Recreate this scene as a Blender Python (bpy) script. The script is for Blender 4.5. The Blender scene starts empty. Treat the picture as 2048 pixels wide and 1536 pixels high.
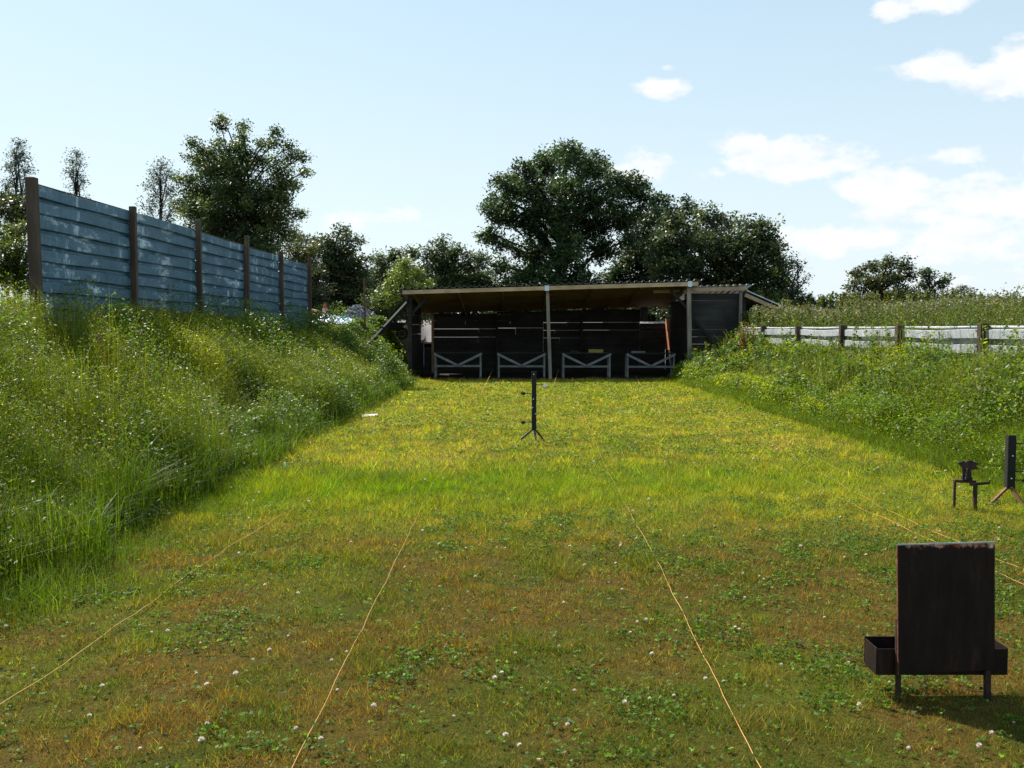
import bpy, math, random
import numpy as np
from mathutils import Vector, Matrix
random.seed(7); RNG = np.random.default_rng(7)
SC = bpy.context.scene; COL = SC.collection
R = math.radians
# ------------------------------------------------------------------ camera model
F, EYE, PITCH = 1900.0, 1.6, R(3.31)
def at(u, v, Y):
    """point of the place that is seen at photo pixel (u, v) when it stands at distance Y"""
    a, b = (u-1024)/F, (768-v)/F
    dy, dz = math.cos(PITCH)+b*math.sin(PITCH), b*math.cos(PITCH)-math.sin(PITCH)
    return Vector((a*Y/dy, Y, EYE+dz*Y/dy))
def onfloor(u, v, z=0.0):
    b = (768-v)/F
    dy, dz = math.cos(PITCH)+b*math.sin(PITCH), b*math.cos(PITCH)-math.sin(PITCH)
    return at(u, v, (z-EYE)/dz*dy)
# ------------------------------------------------------------------ terrain
def sst(t):
    t = np.clip(t, 0, 1); return t*t*(3-2*t)
_tab = np.random.default_rng(3).random((64, 64))
def vnoise(x, y, s=1.0):
    x = np.asarray(x, float)*s; y = np.asarray(y, float)*s
    xi = np.floor(x).astype(int); yi = np.floor(y).astype(int)
    fx = x-xi; fy = y-yi; fx = fx*fx*(3-2*fx); fy = fy*fy*(3-2*fy)
    g = lambda i, j: _tab[i % 64, j % 64]
    return (g(xi, yi)*(1-fx)+g(xi+1, yi)*fx)*(1-fy)+(g(xi, yi+1)*(1-fx)+g(xi+1, yi+1)*fx)*fy
def fbm(x, y, s=1.0, o=3):
    r = 0; a = 1; t = 0
    for k in range(o):
        r = r+a*vnoise(np.asarray(x)+17.3*k, np.asarray(y)+5.7*k, s*2**k); t += a; a *= .5
    return r/t
def ground_z(X, Y):
    X = np.asarray(X, float); Y = np.asarray(Y, float)
    H = np.interp(Y, [0, 28, 36, 48, 90, 200, 900], [1.38, 1.38, 1.78, 2.05, 1.9, .5, -3])
    toe = np.interp(Y, [0, 28, 31, 36, 40], [-3.1, -3.1, -3.42, -3.42, -3.42])
    top = np.interp(Y, [0, 27, 31, 36, 40], [-6.1, -6.1, -4.9, -4.15, -4.15])
    left = H*sst((toe-X)/(toe-top))+np.clip(-X-7, 0, 30)*.04*(Y < 200)
    Hr = np.interp(Y, [0, 28, 45, 90, 200, 900], [.80, .80, 1.1, 1.2, .3, -3])
    rt = 5.2+.25*np.sin(Y*.35)*(Y < 30)
    right = Hr*sst((X-rt)/2.3)
    z = np.maximum(left, right)
    back = sst((Y-35.6)/9.0)*np.interp(Y, [0, 48, 90, 200, 900], [1.95, 1.95, 1.8, .4, -3])
    z = np.where(Y > 60, back, np.maximum(z, back))
    z = z+(fbm(X, Y, .6)-.5)*.05*(z > .05)+(fbm(X+50, Y, .35, 2)-.5)*.05
    return z
def gz(x, y): return float(ground_z(x, y))
# ------------------------------------------------------------------ object helpers
def tag(o, label=None, cat=None, group=None, kind=None):
    if label: o['label'] = label
    if cat: o['category'] = cat
    if group: o['group'] = group
    if kind: o['kind'] = kind
    return o
def empty(name, loc=(0, 0, 0), label=None, cat=None, group=None, rz=0):
    o = bpy.data.objects.new(name, None); COL.objects.link(o); o.location = loc
    o.rotation_euler.z = rz; o.empty_display_size = .1
    return tag(o, label, cat, group)
def rootloc(p):
    v = Vector((0, 0, 0))
    while p is not None: v += Vector(p.location); p = p.parent
    return v
def link(name, me, mat, parent=None, sub=True):
    for m in (mat if isinstance(mat, (list, tuple)) else [mat]): me.materials.append(m)
    o = bpy.data.objects.new(name, me); COL.objects.link(o)
    if parent is not None:
        if sub: me.transform(Matrix.Translation(-rootloc(parent)))
        o.parent = parent
    return o
def copy_tree(o, parent=None):
    kids = [c for c in bpy.data.objects if c.parent == o]
    c = o.copy(); COL.objects.link(c); c.parent = parent
    for k in kids: copy_tree(k, c)
    return c
def quads_mesh(name, V, k=4, col=None, smooth=False, faces=None, matidx=None):
    """V (N*k,3): N faces of k own vertices each, or shared vertices with faces (M,k)."""
    V = np.ascontiguousarray(V, np.float32); n = len(V)
    if faces is None: faces = np.arange(n, dtype=np.int32).reshape(-1, k)
    faces = np.ascontiguousarray(faces, np.int32); k = faces.shape[1]
    me = bpy.data.meshes.new(name)
    me.vertices.add(n); me.vertices.foreach_set('co', V.ravel())
    me.loops.add(faces.size); me.loops.foreach_set('vertex_index', faces.ravel())
    me.polygons.add(len(faces)); me.polygons.foreach_set('loop_start', np.arange(0, faces.size, k, dtype=np.int32))
    try: me.polygons.foreach_set('loop_total', np.full(len(faces), k, np.int32))
    except Exception: pass
    if matidx is not None: me.polygons.foreach_set('material_index', np.ascontiguousarray(matidx, np.int32))
    me.update(calc_edges=True)
    if smooth: me.polygons.foreach_set('use_smooth', np.ones(len(faces), bool))
    if col is not None:
        a = me.color_attributes.new('col', 'FLOAT_COLOR', 'POINT')
        c = np.ones((n, 4), np.float32); c[:, :3] = col; a.data.foreach_set('color', c.ravel())
    return me
class MB:
    def __init__(s): s.v = []; s.f = []; s.m = []; s.mi = 0
    def add(s, vs, fs):
        b = len(s.v); s.v += [tuple(v) for v in vs]; s.f += [tuple(b+i for i in f) for f in fs]; s.m += [s.mi]*len(fs); return s
    def frame(s, c, ax, ay, az):
        """box with centre c and half-axis vectors"""
        c, ax, ay, az = map(Vector, (c, ax, ay, az))
        vs = [c+i*ax+j*ay+k*az for k in (-1, 1) for j in (-1, 1) for i in (-1, 1)]
        return s.add(vs, [(0, 2, 3, 1), (4, 5, 7, 6), (0, 1, 5, 4), (2, 6, 7, 3), (0, 4, 6, 2), (1, 3, 7, 5)])
    def box(s, x0, x1, y0, y1, z0, z1):
        return s.frame(((x0+x1)/2, (y0+y1)/2, (z0+z1)/2), ((x1-x0)/2, 0, 0), (0, (y1-y0)/2, 0), (0, 0, (z1-z0)/2))
    def bar(s, p0, p1, w, h, up=(0, 0, 1)):
        p0, p1 = Vector(p0), Vector(p1); d = p1-p0; L = d.length; d.normalize()
        up = Vector(up)
        if abs(d.dot(up)) > .95: up = Vector((0, 1, 0))
        x = d.cross(up).normalized(); z = x.cross(d).normalized()
        return s.frame((p0+p1)/2, x*w/2, d*L/2, z*h/2)
    def tube(s, pts, rad, n=8, cap=True):
        pts = [Vector(p) for p in pts]
        if not isinstance(rad, (list, tuple)): rad = [rad]*len(pts)
        rings = []; prev = None
        for i, p in enumerate(pts):
            d = (pts[min(i+1, len(pts)-1)]-pts[max(i-1, 0)])
            d = d.normalized() if d.length > 1e-9 else Vector((0, 0, 1))
            if prev is None: x = d.orthogonal().normalized()
            else: x = (prev-d*prev.dot(d)); x = x.normalized() if x.length > 1e-6 else d.orthogonal().normalized()
            prev = x; y = d.cross(x)
            rings.append([p+(x*math.cos(2*math.pi*k/n)+y*math.sin(2*math.pi*k/n))*rad[i] for k in range(n)])
        vs = [v for r in rings for v in r]; fs = []
        for i in range(len(pts)-1):
            for k in range(n):
                a = i*n+k; b = i*n+(k+1) % n; fs.append((a, b, b+n, a+n))
        if cap: fs.append(tuple(range(n-1, -1, -1))); fs.append(tuple((len(pts)-1)*n+k for k in range(n)))
        return s.add(vs, fs)
    def poly(s, pts2, origin, ux, uz, th):
        """prism from a 2-D outline in plane (ux, uz), thickness th along their cross"""
        o, ux, uz = Vector(origin), Vector(ux), Vector(uz); nn = ux.cross(uz).normalized()*th/2; k = len(pts2)
        vs = [o+ux*a+uz*b-nn for a, b in pts2]+[o+ux*a+uz*b+nn for a, b in pts2]
        fs = [tuple(range(k-1, -1, -1)), tuple(range(k, 2*k))]+[(i, (i+1) % k, k+(i+1) % k, k+i) for i in range(k)]
        return s.add(vs, fs)
    def build(s, name, mat, parent=None, bevel=0, smooth=False, solid=0):
        me = bpy.data.meshes.new(name); me.from_pydata(s.v, [], s.f); me.update()
        me.polygons.foreach_set('material_index', s.m)
        if smooth: me.polygons.foreach_set('use_smooth', [True]*len(s.f))
        o = link(name, me, mat, parent)
        if bevel:
            b = o.modifiers.new('bevel', 'BEVEL'); b.width = bevel; b.segments = 2; b.limit_method = 'ANGLE'
        if solid:
            b = o.modifiers.new('solid', 'SOLIDIFY'); b.thickness = solid; b.offset = 0
        return o
# ------------------------------------------------------------------ materials
class NT:
    def __init__(s, name):
        s.m = bpy.data.materials.new(name); s.m.use_nodes = True; s.t = s.m.node_tree; s.n = s.t.nodes
        s.p = s.n['Principled BSDF']; s.out = s.n['Material Output']
    def N(s, t, **kw):
        n = s.n.new(t)
        for k, v in kw.items():
            if k.startswith('i_'): n.inputs[k[2:].replace('_', ' ')].default_value = v
            else: setattr(n, k, v)
        return n
    def L(s, a, b): s.t.links.new(a, b)
    def ramp(s, fac, stops):
        r = s.N('ShaderNodeValToRGB'); e = r.color_ramp.elements
        while len(e) < len(stops): e.new(.5)
        for k, (p, c) in enumerate(stops): e[k].position = p; e[k].color = (*c, 1) if len(c) == 3 else c
        s.L(fac, r.inputs[0]); return r.outputs[0]
    def noise(s, scale, detail=4, rough=.6, vec=None, sc=None):
        n = s.N('ShaderNodeTexNoise'); n.inputs['Scale'].default_value = scale; n.inputs['Detail'].default_value = detail
        n.inputs['Roughness'].default_value = rough
        tc = s.N('ShaderNodeTexCoord'); v = tc.outputs['Object']
        if sc:
            mp = s.N('ShaderNodeMapping'); mp.inputs['Scale'].default_value = sc; s.L(v, mp.inputs[0]); v = mp.outputs[0]
        s.L(v, n.inputs['Vector']); return n.outputs['Fac']
    def mix(s, f, a, b, mode='MIX'):
        m = s.N('ShaderNodeMix', data_type='RGBA', blend_type=mode)
        for sock, val in ((m.inputs[0], f), (m.inputs[6], a), (m.inputs[7], b)):
            if hasattr(val, 'links'): s.L(val, sock)
            else: sock.default_value = (*val, 1) if isinstance(val, tuple) else val
        return m.outputs[2]
    def bump(s, h, st=.3, d=.01):
        b = s.N('ShaderNodeBump'); b.inputs['Strength'].default_value = st; b.inputs['Distance'].default_value = d
        s.L(h, b.inputs['Height']); s.L(b.outputs[0], s.p.inputs['Normal'])
def leafmat(name, rough=.42, trans=.42, gloss=.5, tcol=(1.25, 1.25, .7)):
    t = NT(name); a = t.N('ShaderNodeAttribute', attribute_name='col')
    t.L(a.outputs['Color'], t.p.inputs['Base Color']); t.p.inputs['Roughness'].default_value = rough
    t.p.inputs['Specular IOR Level'].default_value = gloss
    tr = t.N('ShaderNodeBsdfTranslucent'); c = t.mix(1.0, a.outputs['Color'], tcol, 'MULTIPLY'); t.L(c, tr.inputs[0])
    mx = t.N('ShaderNodeMixShader'); mx.inputs[0].default_value = trans
    t.L(t.p.outputs[0], mx.inputs[1]); t.L(tr.outputs[0], mx.inputs[2]); t.L(mx.outputs[0], t.out.inputs[0])
    return t.m
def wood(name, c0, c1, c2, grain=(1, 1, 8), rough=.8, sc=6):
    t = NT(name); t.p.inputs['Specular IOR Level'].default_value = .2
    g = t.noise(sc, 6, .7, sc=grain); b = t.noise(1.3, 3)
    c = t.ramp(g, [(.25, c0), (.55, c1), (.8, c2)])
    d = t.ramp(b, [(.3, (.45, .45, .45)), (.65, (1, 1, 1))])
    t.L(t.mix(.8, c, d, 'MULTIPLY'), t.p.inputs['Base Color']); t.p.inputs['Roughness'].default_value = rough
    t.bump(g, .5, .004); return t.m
def galv(name, base, streak, dark, metallic=.35, rough=.45):
    t = NT(name)
    a = t.noise(1.5, 6, .7, sc=(.7, .7, 2.2)); b = t.noise(2.3, 7, .75, sc=(1.6, 1.6, .55)); f = t.noise(28, 2)
    c = t.ramp(a, [(.32, dark), (.48, base), (.56, base), (.64, streak)])
    d = t.ramp(b, [(.38, dark), (.5, base), (.58, base), (.64, streak)])
    e = t.mix(.5, c, d); e = t.mix(.18, e, t.ramp(f, [(.3, (.05, .05, .05)), (.7, (1, 1, 1))]), 'OVERLAY')
    t.L(e, t.p.inputs['Base Color']); t.p.inputs['Metallic'].default_value = metallic; t.p.inputs['Roughness'].default_value = rough
    t.bump(a, .25, .01); return t.m
def plain(name, c0, c1, scale=12, rough=.7, metallic=0., bump=.2, bd=.003, p0=.35, p1=.65):
    t = NT(name); n = t.noise(scale, 6, .65)
    t.L(t.ramp(n, [(p0, c0), (p1, c1)]), t.p.inputs['Base Color']); t.p.inputs['Roughness'].default_value = rough
    t.p.inputs['Metallic'].default_value = metallic
    if bump: t.bump(n, bump, bd)
    return t.m
M = {}
M['leaf'] = leafmat('leaf', .47, .48, .32)
M['treeleaf'] = leafmat('tree_leaf', .45, .42, .45, (1.1, 1.2, .7))
M['grass'] = leafmat('grass', .55, .48, .3, (1.3, 1.25, .5))
M['lawn'] = leafmat('lawn', .6, .45, .25, (1.3, 1.2, .5))
M['petal'] = leafmat('petal', .7, .4, .2, (1, 1, 1))
M['bark'] = wood('bark', (.02, .016, .012), (.05, .04, .03), (.09, .075, .055), (1, 1, .3), .9, 8)
M['post'] = wood('weathered_post', (.055, .038, .028), (.115, .08, .058), (.19, .145, .11), (1, 1, .15))
M['rpost'] = wood('dark_post', (.045, .032, .022), (.085, .06, .042), (.13, .10, .075), (1, 1, .15))
M['timber'] = wood('sawn_timber', (.45, .30, .17), (.62, .44, .27), (.72, .56, .38), (.3, 1, 1))
M['timberv'] = wood('sawn_post', (.2, .17, .13), (.34, .3, .24), (.46, .42, .35), (1, 1, .12))
M['bench'] = wood('grey_timber', (.14, .14, .13), (.26, .26, .25), (.4, .4, .38), (.5, 1, 1))
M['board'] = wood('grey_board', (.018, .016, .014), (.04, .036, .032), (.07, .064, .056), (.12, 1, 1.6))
M['darkboard'] = wood('dark_board', (.008, .007, .006), (.016, .014, .012), (.03, .026, .022))  # darker copy of the board wood, keeps the prop dark under the sun
M['annex'] = wood('grey_brown_board', (.03, .029, .026), (.06, .057, .052), (.11, .10, .09), (.12, 1, 1.6))
M['soffit'] = wood('tan_soffit', (.22, .13, .06), (.36, .23, .11), (.45, .3, .15), (.1, 1, 1))
M['strip'] = wood('sunlit_wall_wood', (.3, .1, .04), (.5, .2, .09), (.6, .3, .15), (1, 1, .3))  # wall wood coloured orange to stand in for sunlight on it
M['yellow'] = wood('yellow_board', (.25, .18, .05), (.4, .3, .08), (.5, .4, .15), (.3, 1, 1))
M['galvL'] = galv('shaded_steel', (.065, .15, .22), (.68, .82, .9), (.025, .07, .115), .25, .5)  # galvanised steel with shade and blue skylight put into its colour
M['galvR'] = galv('sunlit_steel', (.36, .38, .40), (.55, .56, .57), (.22, .24, .27), .1, .55)  # the same steel made whiter, sunlight put into its colour
M['roofmetal'] = galv('roof_steel', (.45, .5, .54), (.7, .72, .72), (.3, .34, .38), .85, .45)
M['bracket'] = plain('bracket_steel', (.4, .5, .55), (.6, .68, .7), 20, .35, .7)
M['black'] = plain('black_paint', (.004, .004, .004), (.010, .008, .008), 30, .75, 0, .2, .001)
M['rust'] = plain('rust', (.05, .018, .008), (.22, .075, .03), 22, .75, .1, .4, .002)
M['darkrust'] = plain('dark_rust', (.02, .010, .007), (.07, .028, .014), 22, .75, .1, .4, .002, .4, .75)
M['orust'] = plain('orange_rust', (.09, .032, .016), (.19, .07, .03), 25, .75, 0, .4, .002)
M['white'] = plain('white_paint', (.6, .6, .58), (.85, .85, .82), 18, .5)
M['red'] = plain('red_plastic', (.5, .05, .02), (.65, .08, .03), 12, .4)
M['stone'] = plain('rubble_stone', (.07, .075, .085), (.28, .28, .3), 7, .9, 0, .6, .02)
M['tarp'] = plain('blue_white_sheet', (.04, .3, .55), (.75, .8, .85), 2.6, .35, 0, .3, .02, .44, .5)
def twine():
    t = NT('orange_twine'); n = t.noise(260, 2)
    t.L(t.ramp(n, [(.35, (.38, .17, .03)), (.65, (.55, .33, .08))]), t.p.inputs['Base Color']); t.p.inputs['Roughness'].default_value = .7
    return t.m
M['twine'] = twine()
def plate():   # dark painted steel, chipped and rusty near its top edge
    t = NT('dark_plate'); tc = t.N('ShaderNodeTexCoord'); sx = t.N('ShaderNodeSeparateXYZ'); t.L(tc.outputs['Object'], sx.inputs[0])
    mr = t.N('ShaderNodeMapRange'); mr.inputs[1].default_value = .615; mr.inputs[2].default_value = .68; t.L(sx.outputs[2], mr.inputs[0])
    n = t.noise(24, 6, .75); m = t.N('ShaderNodeMath', operation='MULTIPLY'); t.L(mr.outputs[0], m.inputs[0]); t.L(n, m.inputs[1])
    f = t.ramp(m.outputs[0], [(.40, (0, 0, 0)), (.47, (1, 1, 1))])
    body = t.ramp(t.noise(9, 7, .75, sc=(1.6, 1, .35)), [(.35, (.008, .006, .005)), (.58, (.022, .013, .010)), (.72, (.06, .028, .018))])
    rust = t.ramp(t.noise(14, 4), [(.4, (.22, .06, .03)), (.55, (.5, .3, .22)), (.65, (.75, .7, .65))])
    t.L(t.mix(f, body, rust), t.p.inputs['Base Color']); t.p.inputs['Roughness'].default_value = .7; t.p.inputs['Specular IOR Level'].default_value = .15; t.bump(n, .2, .001); return t.m
M['plate'] = plate()
def groundmat():
    t = NT('soil_and_turf'); a = t.N('ShaderNodeAttribute', attribute_name='col'); n = t.noise(9, 8, .8); n2 = t.noise(55, 4, .8)
    d = t.ramp(n, [(.3, (.55, .5, .45)), (.7, (1.35, 1.35, 1.3))]); e = t.ramp(n2, [(.3, (.5, .5, .5)), (.7, (1.4, 1.4, 1.4))])
    c = t.mix(1., a.outputs['Color'], d, 'MULTIPLY'); c = t.mix(1., c, e, 'MULTIPLY'); t.L(c, t.p.inputs['Base Color'])
    t.p.inputs['Roughness'].default_value = .95; t.p.inputs['Specular IOR Level'].default_value = .1; t.bump(n2, .8, .03); return t.m
M['ground'] = groundmat()
M['gravel'] = plain('gravel', (.10, .09, .085), (.26, .23, .22), 30, .95, 0, .8, .03)
# ------------------------------------------------------------------ colours of the turf
BROWN = np.array((.150, .10, .022)); OLIVE = np.array((.105, .115, .012)); GREEN = np.array((.14, .185, .008)); YEL = np.array((.29, .275, .018)); SAND = np.array((.30, .26, .05))
def L3(a, b, t): return a+(b-a)*t[:, None]
def lawn_col(X, Y, r=None):
    X = np.asarray(X); Y = np.asarray(Y); n = fbm(X, Y, .9, 4); n2 = fbm(X+31, Y+9, 2.6, 3)
    near = 1-sst((Y-6.2-1.2*(n-.5))/2.6)
    c = L3(np.tile(YEL, (len(X), 1)), np.tile(OLIVE*1.25, (len(X), 1)), sst((n2-.38)/.25)*.75)
    c = L3(c, np.tile(SAND, (len(X), 1)), sst((n-.52)/.14)*.6)
    lo = L3(np.tile(BROWN, (len(X), 1)), np.tile(OLIVE, (len(X), 1)), sst((n2-.42)/.22))
    lo = L3(lo, np.tile(GREEN*.8, (len(X), 1)), sst((n-.60)/.1)*.7)
    c = L3(c, lo, near*(.9))
    band = np.exp(-((Y-9.6-.12*X+1.0*(n-.5))/1.45)**2)*np.clip(1.15-.12*np.abs(X+1.5), .25, 1)
    edge = np.maximum(sst((X-4.1-.6*(n-.5))/1.0), .55*sst((-2.5-X)/.5))
    g = np.clip(np.maximum(band, edge*.9), 0, 1)
    return L3(c, np.tile(GREEN*1.02, (len(X), 1)), g), g, near
# ------------------------------------------------------------------ ground sheet
def axis(segs):
    o = []
    for a, b, s in segs: o += list(np.arange(a, b, s))
    o.append(segs[-1][1]); return np.array(o)
xs = axis([(-900, -300, 150), (-300, -60, 30), (-60, -14, 3), (-14, -7, .5), (-7, -2.8, .15), (-2.8, 5, .2), (5, 8, .15), (8, 14, .5), (14, 60, 3), (60, 300, 30), (300, 900, 150)])
ys = axis([(-60, 0, 6), (0, 3, .5), (3, 16, .15), (16, 50, .25), (50, 90, 2), (90, 300, 20), (300, 1200, 150)])
GX, GY = np.meshgrid(xs, ys); gzv = ground_z(GX, GY); nx, ny = len(xs), len(ys)
V = np.stack([GX.ravel(), GY.ravel(), gzv.ravel()], 1)
ii, jj = np.meshgrid(np.arange(nx-1), np.arange(ny-1)); b = (jj*nx+ii).ravel()
faces = np.stack([b, b+1, b+nx+1, b+nx], 1)
c, g, nr = lawn_col(V[:, 0], V[:, 1]); c = c*.6
soil = np.array((.05, .045, .018)); off = ((V[:, 0] < -3.2) | (V[:, 0] > 5.4) | (V[:, 1] > 38)); c[off] = soil
dirt = (V[:, 1] > 29.3) & (V[:, 1] < 38) & (V[:, 0] > -3.4) & (V[:, 0] < 5.8); c[dirt] = (.045, .036, .028)
me = quads_mesh('ground', V, col=c, smooth=True, faces=faces); tag(link('ground', me, M['ground']), kind='structure')
# gravel yard behind and to the left of the shelter
xs2 = np.arange(-11, 8.01, .25); ys2 = np.arange(31, 47.01, .25); A, B = np.meshgrid(xs2, ys2)
keep = ~((A > -4.3) & (B < 37.0)) & ~((A > -4.75) & (B < 33.0)) & ~((A < -5.2) & (B < 31))
Z = ground_z(A, B)+.012; V = np.stack([A.ravel(), B.ravel(), Z.ravel()], 1); n2x = len(xs2)
ii, jj = np.meshgrid(np.arange(n2x-1), np.arange(len(ys2)-1)); b = (jj*n2x+ii).ravel(); k = keep.ravel()
fs = np.stack([b, b+1, b+n2x+1, b+n2x], 1); fs = fs[k[fs].all(1)]
tag(link('gravel_yard', quads_mesh('gravel_yard', V, smooth=True, faces=fs), M['gravel']), kind='structure')
# ------------------------------------------------------------------ grass machinery
def blades(X, Y, h, w, lean, col, Z=None, segs=2, az=None, tipfrac=.15):
    """bent ribbons; returns verts (N*segs*4) and colours"""
    n = len(X); Z = ground_z(X, Y)-.01 if Z is None else Z
    az = RNG.random(n)*2*np.pi if az is None else az
    fa = RNG.random(n)*2*np.pi
    d = np.stack([np.cos(az), np.sin(az), np.zeros(n)], 1); s = np.stack([np.cos(fa), np.sin(fa), np.zeros(n)], 1)
    P0 = np.stack([X, Y, Z], 1); out = []; cc = []
    ts = np.linspace(0, 1, segs+1)
    P = [P0+d*(lean*h*t**3)[:, None]+np.array([0, 0, 1.])*(h*(t-.35*np.clip(lean, 0, 2)*t**2.5))[:, None] for t in ts]
    W = [w*(1-(1-tipfrac)*t**1.5)*.5 for t in ts]
    for i in range(segs):
        a, b_ = P[i], P[i+1]; wa, wb = W[i][:, None], W[i+1][:, None]
        out.append(np.stack([a-s*wa, a+s*wa, b_+s*wb, b_-s*wb], 1)); cc.append(np.repeat(col[:, None, :], 4, 1))
    return np.concatenate(out).reshape(-1, 3), np.concatenate(cc).reshape(-1, 3)
def tris(X, Y, h, w, lean, col):
    n = len(X); Z = ground_z(X, Y)-.004; az = RNG.random(n)*2*np.pi; fa = RNG.random(n)*2*np.pi
    s = np.stack([np.cos(fa), np.sin(fa), np.zeros(n)], 1)*(w*.5)[:, None]
    P0 = np.stack([X, Y, Z], 1); T = P0+np.stack([np.cos(az)*lean*h, np.sin(az)*lean*h, h], 1)
    return np.stack([P0-s, P0+s, T], 1).reshape(-1, 3), np.repeat(col, 3, 0)
def leaves(P, size, col, up=.5, aspect=.5, nrm=None):
    """rhombic leaves with a random turn, biased to lie flat by `up`"""
    n = len(P); N = RNG.normal(size=(n, 3)); N[:, 2] = np.abs(N[:, 2])+up*2; N /= np.linalg.norm(N, axis=1)[:, None]
    A = RNG.normal(size=(n, 3)); A -= N*(A*N).sum(1)[:, None]; A /= np.linalg.norm(A, axis=1)[:, None]; B = np.cross(N, A)
    s = size[:, None]*.5; k = aspect
    return np.stack([P-A*s, P+B*s*k+A*s*.1, P+A*s, P-B*s*k+A*s*.1], 1).reshape(-1, 3), np.repeat(col, 4, 0)
def jit(base, n, v=.25, hue=.12):
    base = np.asarray(base, float)
    if base.ndim == 1: base = np.tile(base, (n, 1))
    k = np.exp(RNG.normal(size=(n, 1))*v); h = RNG.normal(size=(n, 1))*hue
    return np.clip(base*k*np.concatenate([1+h, np.ones((n, 1)), 1-h], 1), .002, .9)
def scatter(n, x0, x1, y0, y1): return RNG.uniform(x0, x1, n), RNG.uniform(y0, y1, n)
def infr(X, Y, m=1.2): return np.abs(X) < (Y*.56+.35)*m+1.5
# --- lawn
VV, CC = [], []
for (n, y0, y1, hh, ww) in ((440000, 2.6, 6, .023, .0024), (330000, 6, 10, .028, .0034), (200000, 10, 18, .034, .0058), (110000, 18, 30, .04, .010)):
    X, Y = scatter(n, -3.6, 5.9, y0, y1); k = infr(X, Y); X, Y = X[k], Y[k]
    c, g, nr = lawn_col(X, Y); pn = fbm(X, Y, 3.2, 3)
    fn = fbm(X+3, Y+1, 9., 3); fn2 = fbm(X+8, Y+21, 5., 2)
    h = hh*(.45+1.1*RNG.random(len(X)))*(1+1.3*g+1.0*sst((pn-.58)/.15))*(.6+.8*sst((fn-.3)/.4)); c = L3(c, c*np.array((.7, .95, .6)), sst((fn2-.5)/.12)*.8); c = L3(c, np.tile(np.array((.26, .17, .06)), (len(X), 1)), sst((fbm(X+90, Y+2, 5., 3)-.58)/.12)*.25*(1-g)); c = c*(1-.16*nr)[:, None]; c = jit(c*1.32*(.7+.6*fn)[:, None], len(X), .5, .18)
    straw = RNG.random(len(X)) < .10*(1-g); c[straw] = jit((.34, .24, .10), straw.sum(), .3)
    v, cc = tris(X, Y, h, ww*(.6+.8*RNG.random(len(X))), .9*RNG.random(len(X))**.7*1.3, c); VV.append(v); CC.append(cc)
tag(link('lawn_grass', quads_mesh('lawn_grass', np.concatenate(VV), 3, np.concatenate(CC)), M['lawn']), 'short mown grass, brown and dry in front and greener beyond, between the banks', 'grass', kind='stuff')
# tufts of longer green grass in the band and along the toes
VV, CC = [], []
X, Y = scatter(26000, -3.4, 5.6, 7.3, 13); c, g, nr = lawn_col(X, Y); k = RNG.random(len(X)) < (g-.35)*1.4; X, Y = X[k], Y[k]
v, cc = blades(X, Y, .05+.07*RNG.random(len(X)), np.full(len(X), .004), RNG.random(len(X))*.9, jit((.11, .2, .012), len(X), .3), segs=2); VV.append(v); CC.append(cc)
for (cx, cy, rx, ry, nn, hh) in ((-1.25, 9.9, .45, .22, 1600, .14), (-2.6, 8.3, .3, .35, 700, .12), (-2.75, 6.6, .3, .5, 900, .15), (-2.9, 5.6, .35, .6, 1500, .2)):
    X = cx+RNG.normal(size=nn)*rx*.6; Y = cy+RNG.normal(size=nn)*ry*.6
    v, cc = blades(X, Y, hh*(.5+RNG.random(nn)*.7), np.full(nn, .004), RNG.random(nn)*.9, jit((.10, .17, .012), nn, .3)); VV.append(v); CC.append(cc)
for side, n in ((0, 5000), (1, 26000)):      # fringe where lawn meets bank
    Y = RNG.uniform(4.5, 29, n); X = (-3.0-RNG.exponential(.22, n)+.18) if side == 0 else (5.0+RNG.exponential(.25, n)-.15)
    d = np.maximum(1, Y/9)
    v, cc = blades(X, Y, (.08+.16*RNG.random(n)), .0045*d, RNG.random(n)*1.1, jit((.11, .17, .012), n, .35)); VV.append(v); CC.append(cc)
tag(link('tufted_grass', quads_mesh('tufted_grass', np.concatenate(VV), 4, np.concatenate(CC)), M['lawn']), 'longer bright green grass tufts in a band across the lawn', 'grass', kind='stuff')
# clover leaves in patches
X, Y = scatter(420000, -3.2, 5.6, 3.2, 28); k = infr(X, Y); X, Y = X[k], Y[k]
pn = fbm(X+7, Y+3, 1.5, 4); c, g, nr = lawn_col(X, Y); k = (RNG.random(len(X)) < sst((pn-.41)/.18)*sst((fbm(X+5, Y+8, 6., 3)-.36)/.2)*np.clip(9/Y, .2, 1)**1.5*.7*(1-.8*g)) | (RNG.random(len(X)) < .09*np.clip(9/Y, .2, 1)); X, Y = X[k], Y[k]
n = len(X); P = np.stack([X, Y, ground_z(X, Y)+.012+.03*RNG.random(n)], 1); sc = np.maximum(1, Y/9)
v, cc = [], []
colr = jit(L3(np.tile((.075, .15, .012), (n, 1)), np.tile((.16, .22, .014), (n, 1)), sst((Y-9)/8)), n, .4)
for t in range(3):
    a = t*2.094+RNG.random(n)*.5; Q = P+np.stack([np.cos(a), np.sin(a), 0*a], 1)*(.008*sc)[:, None]
    v1, c1 = leaves(Q, .0145*sc*(.7+.7*RNG.random(n)), colr, up=.35, aspect=.85); v.append(v1); cc.append(c1)
tag(link('clover', quads_mesh('clover', np.concatenate(v), 4, np.concatenate(cc)), M['lawn']), 'low dark green clover leaves growing in patches through the lawn', 'clover', kind='stuff')
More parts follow.
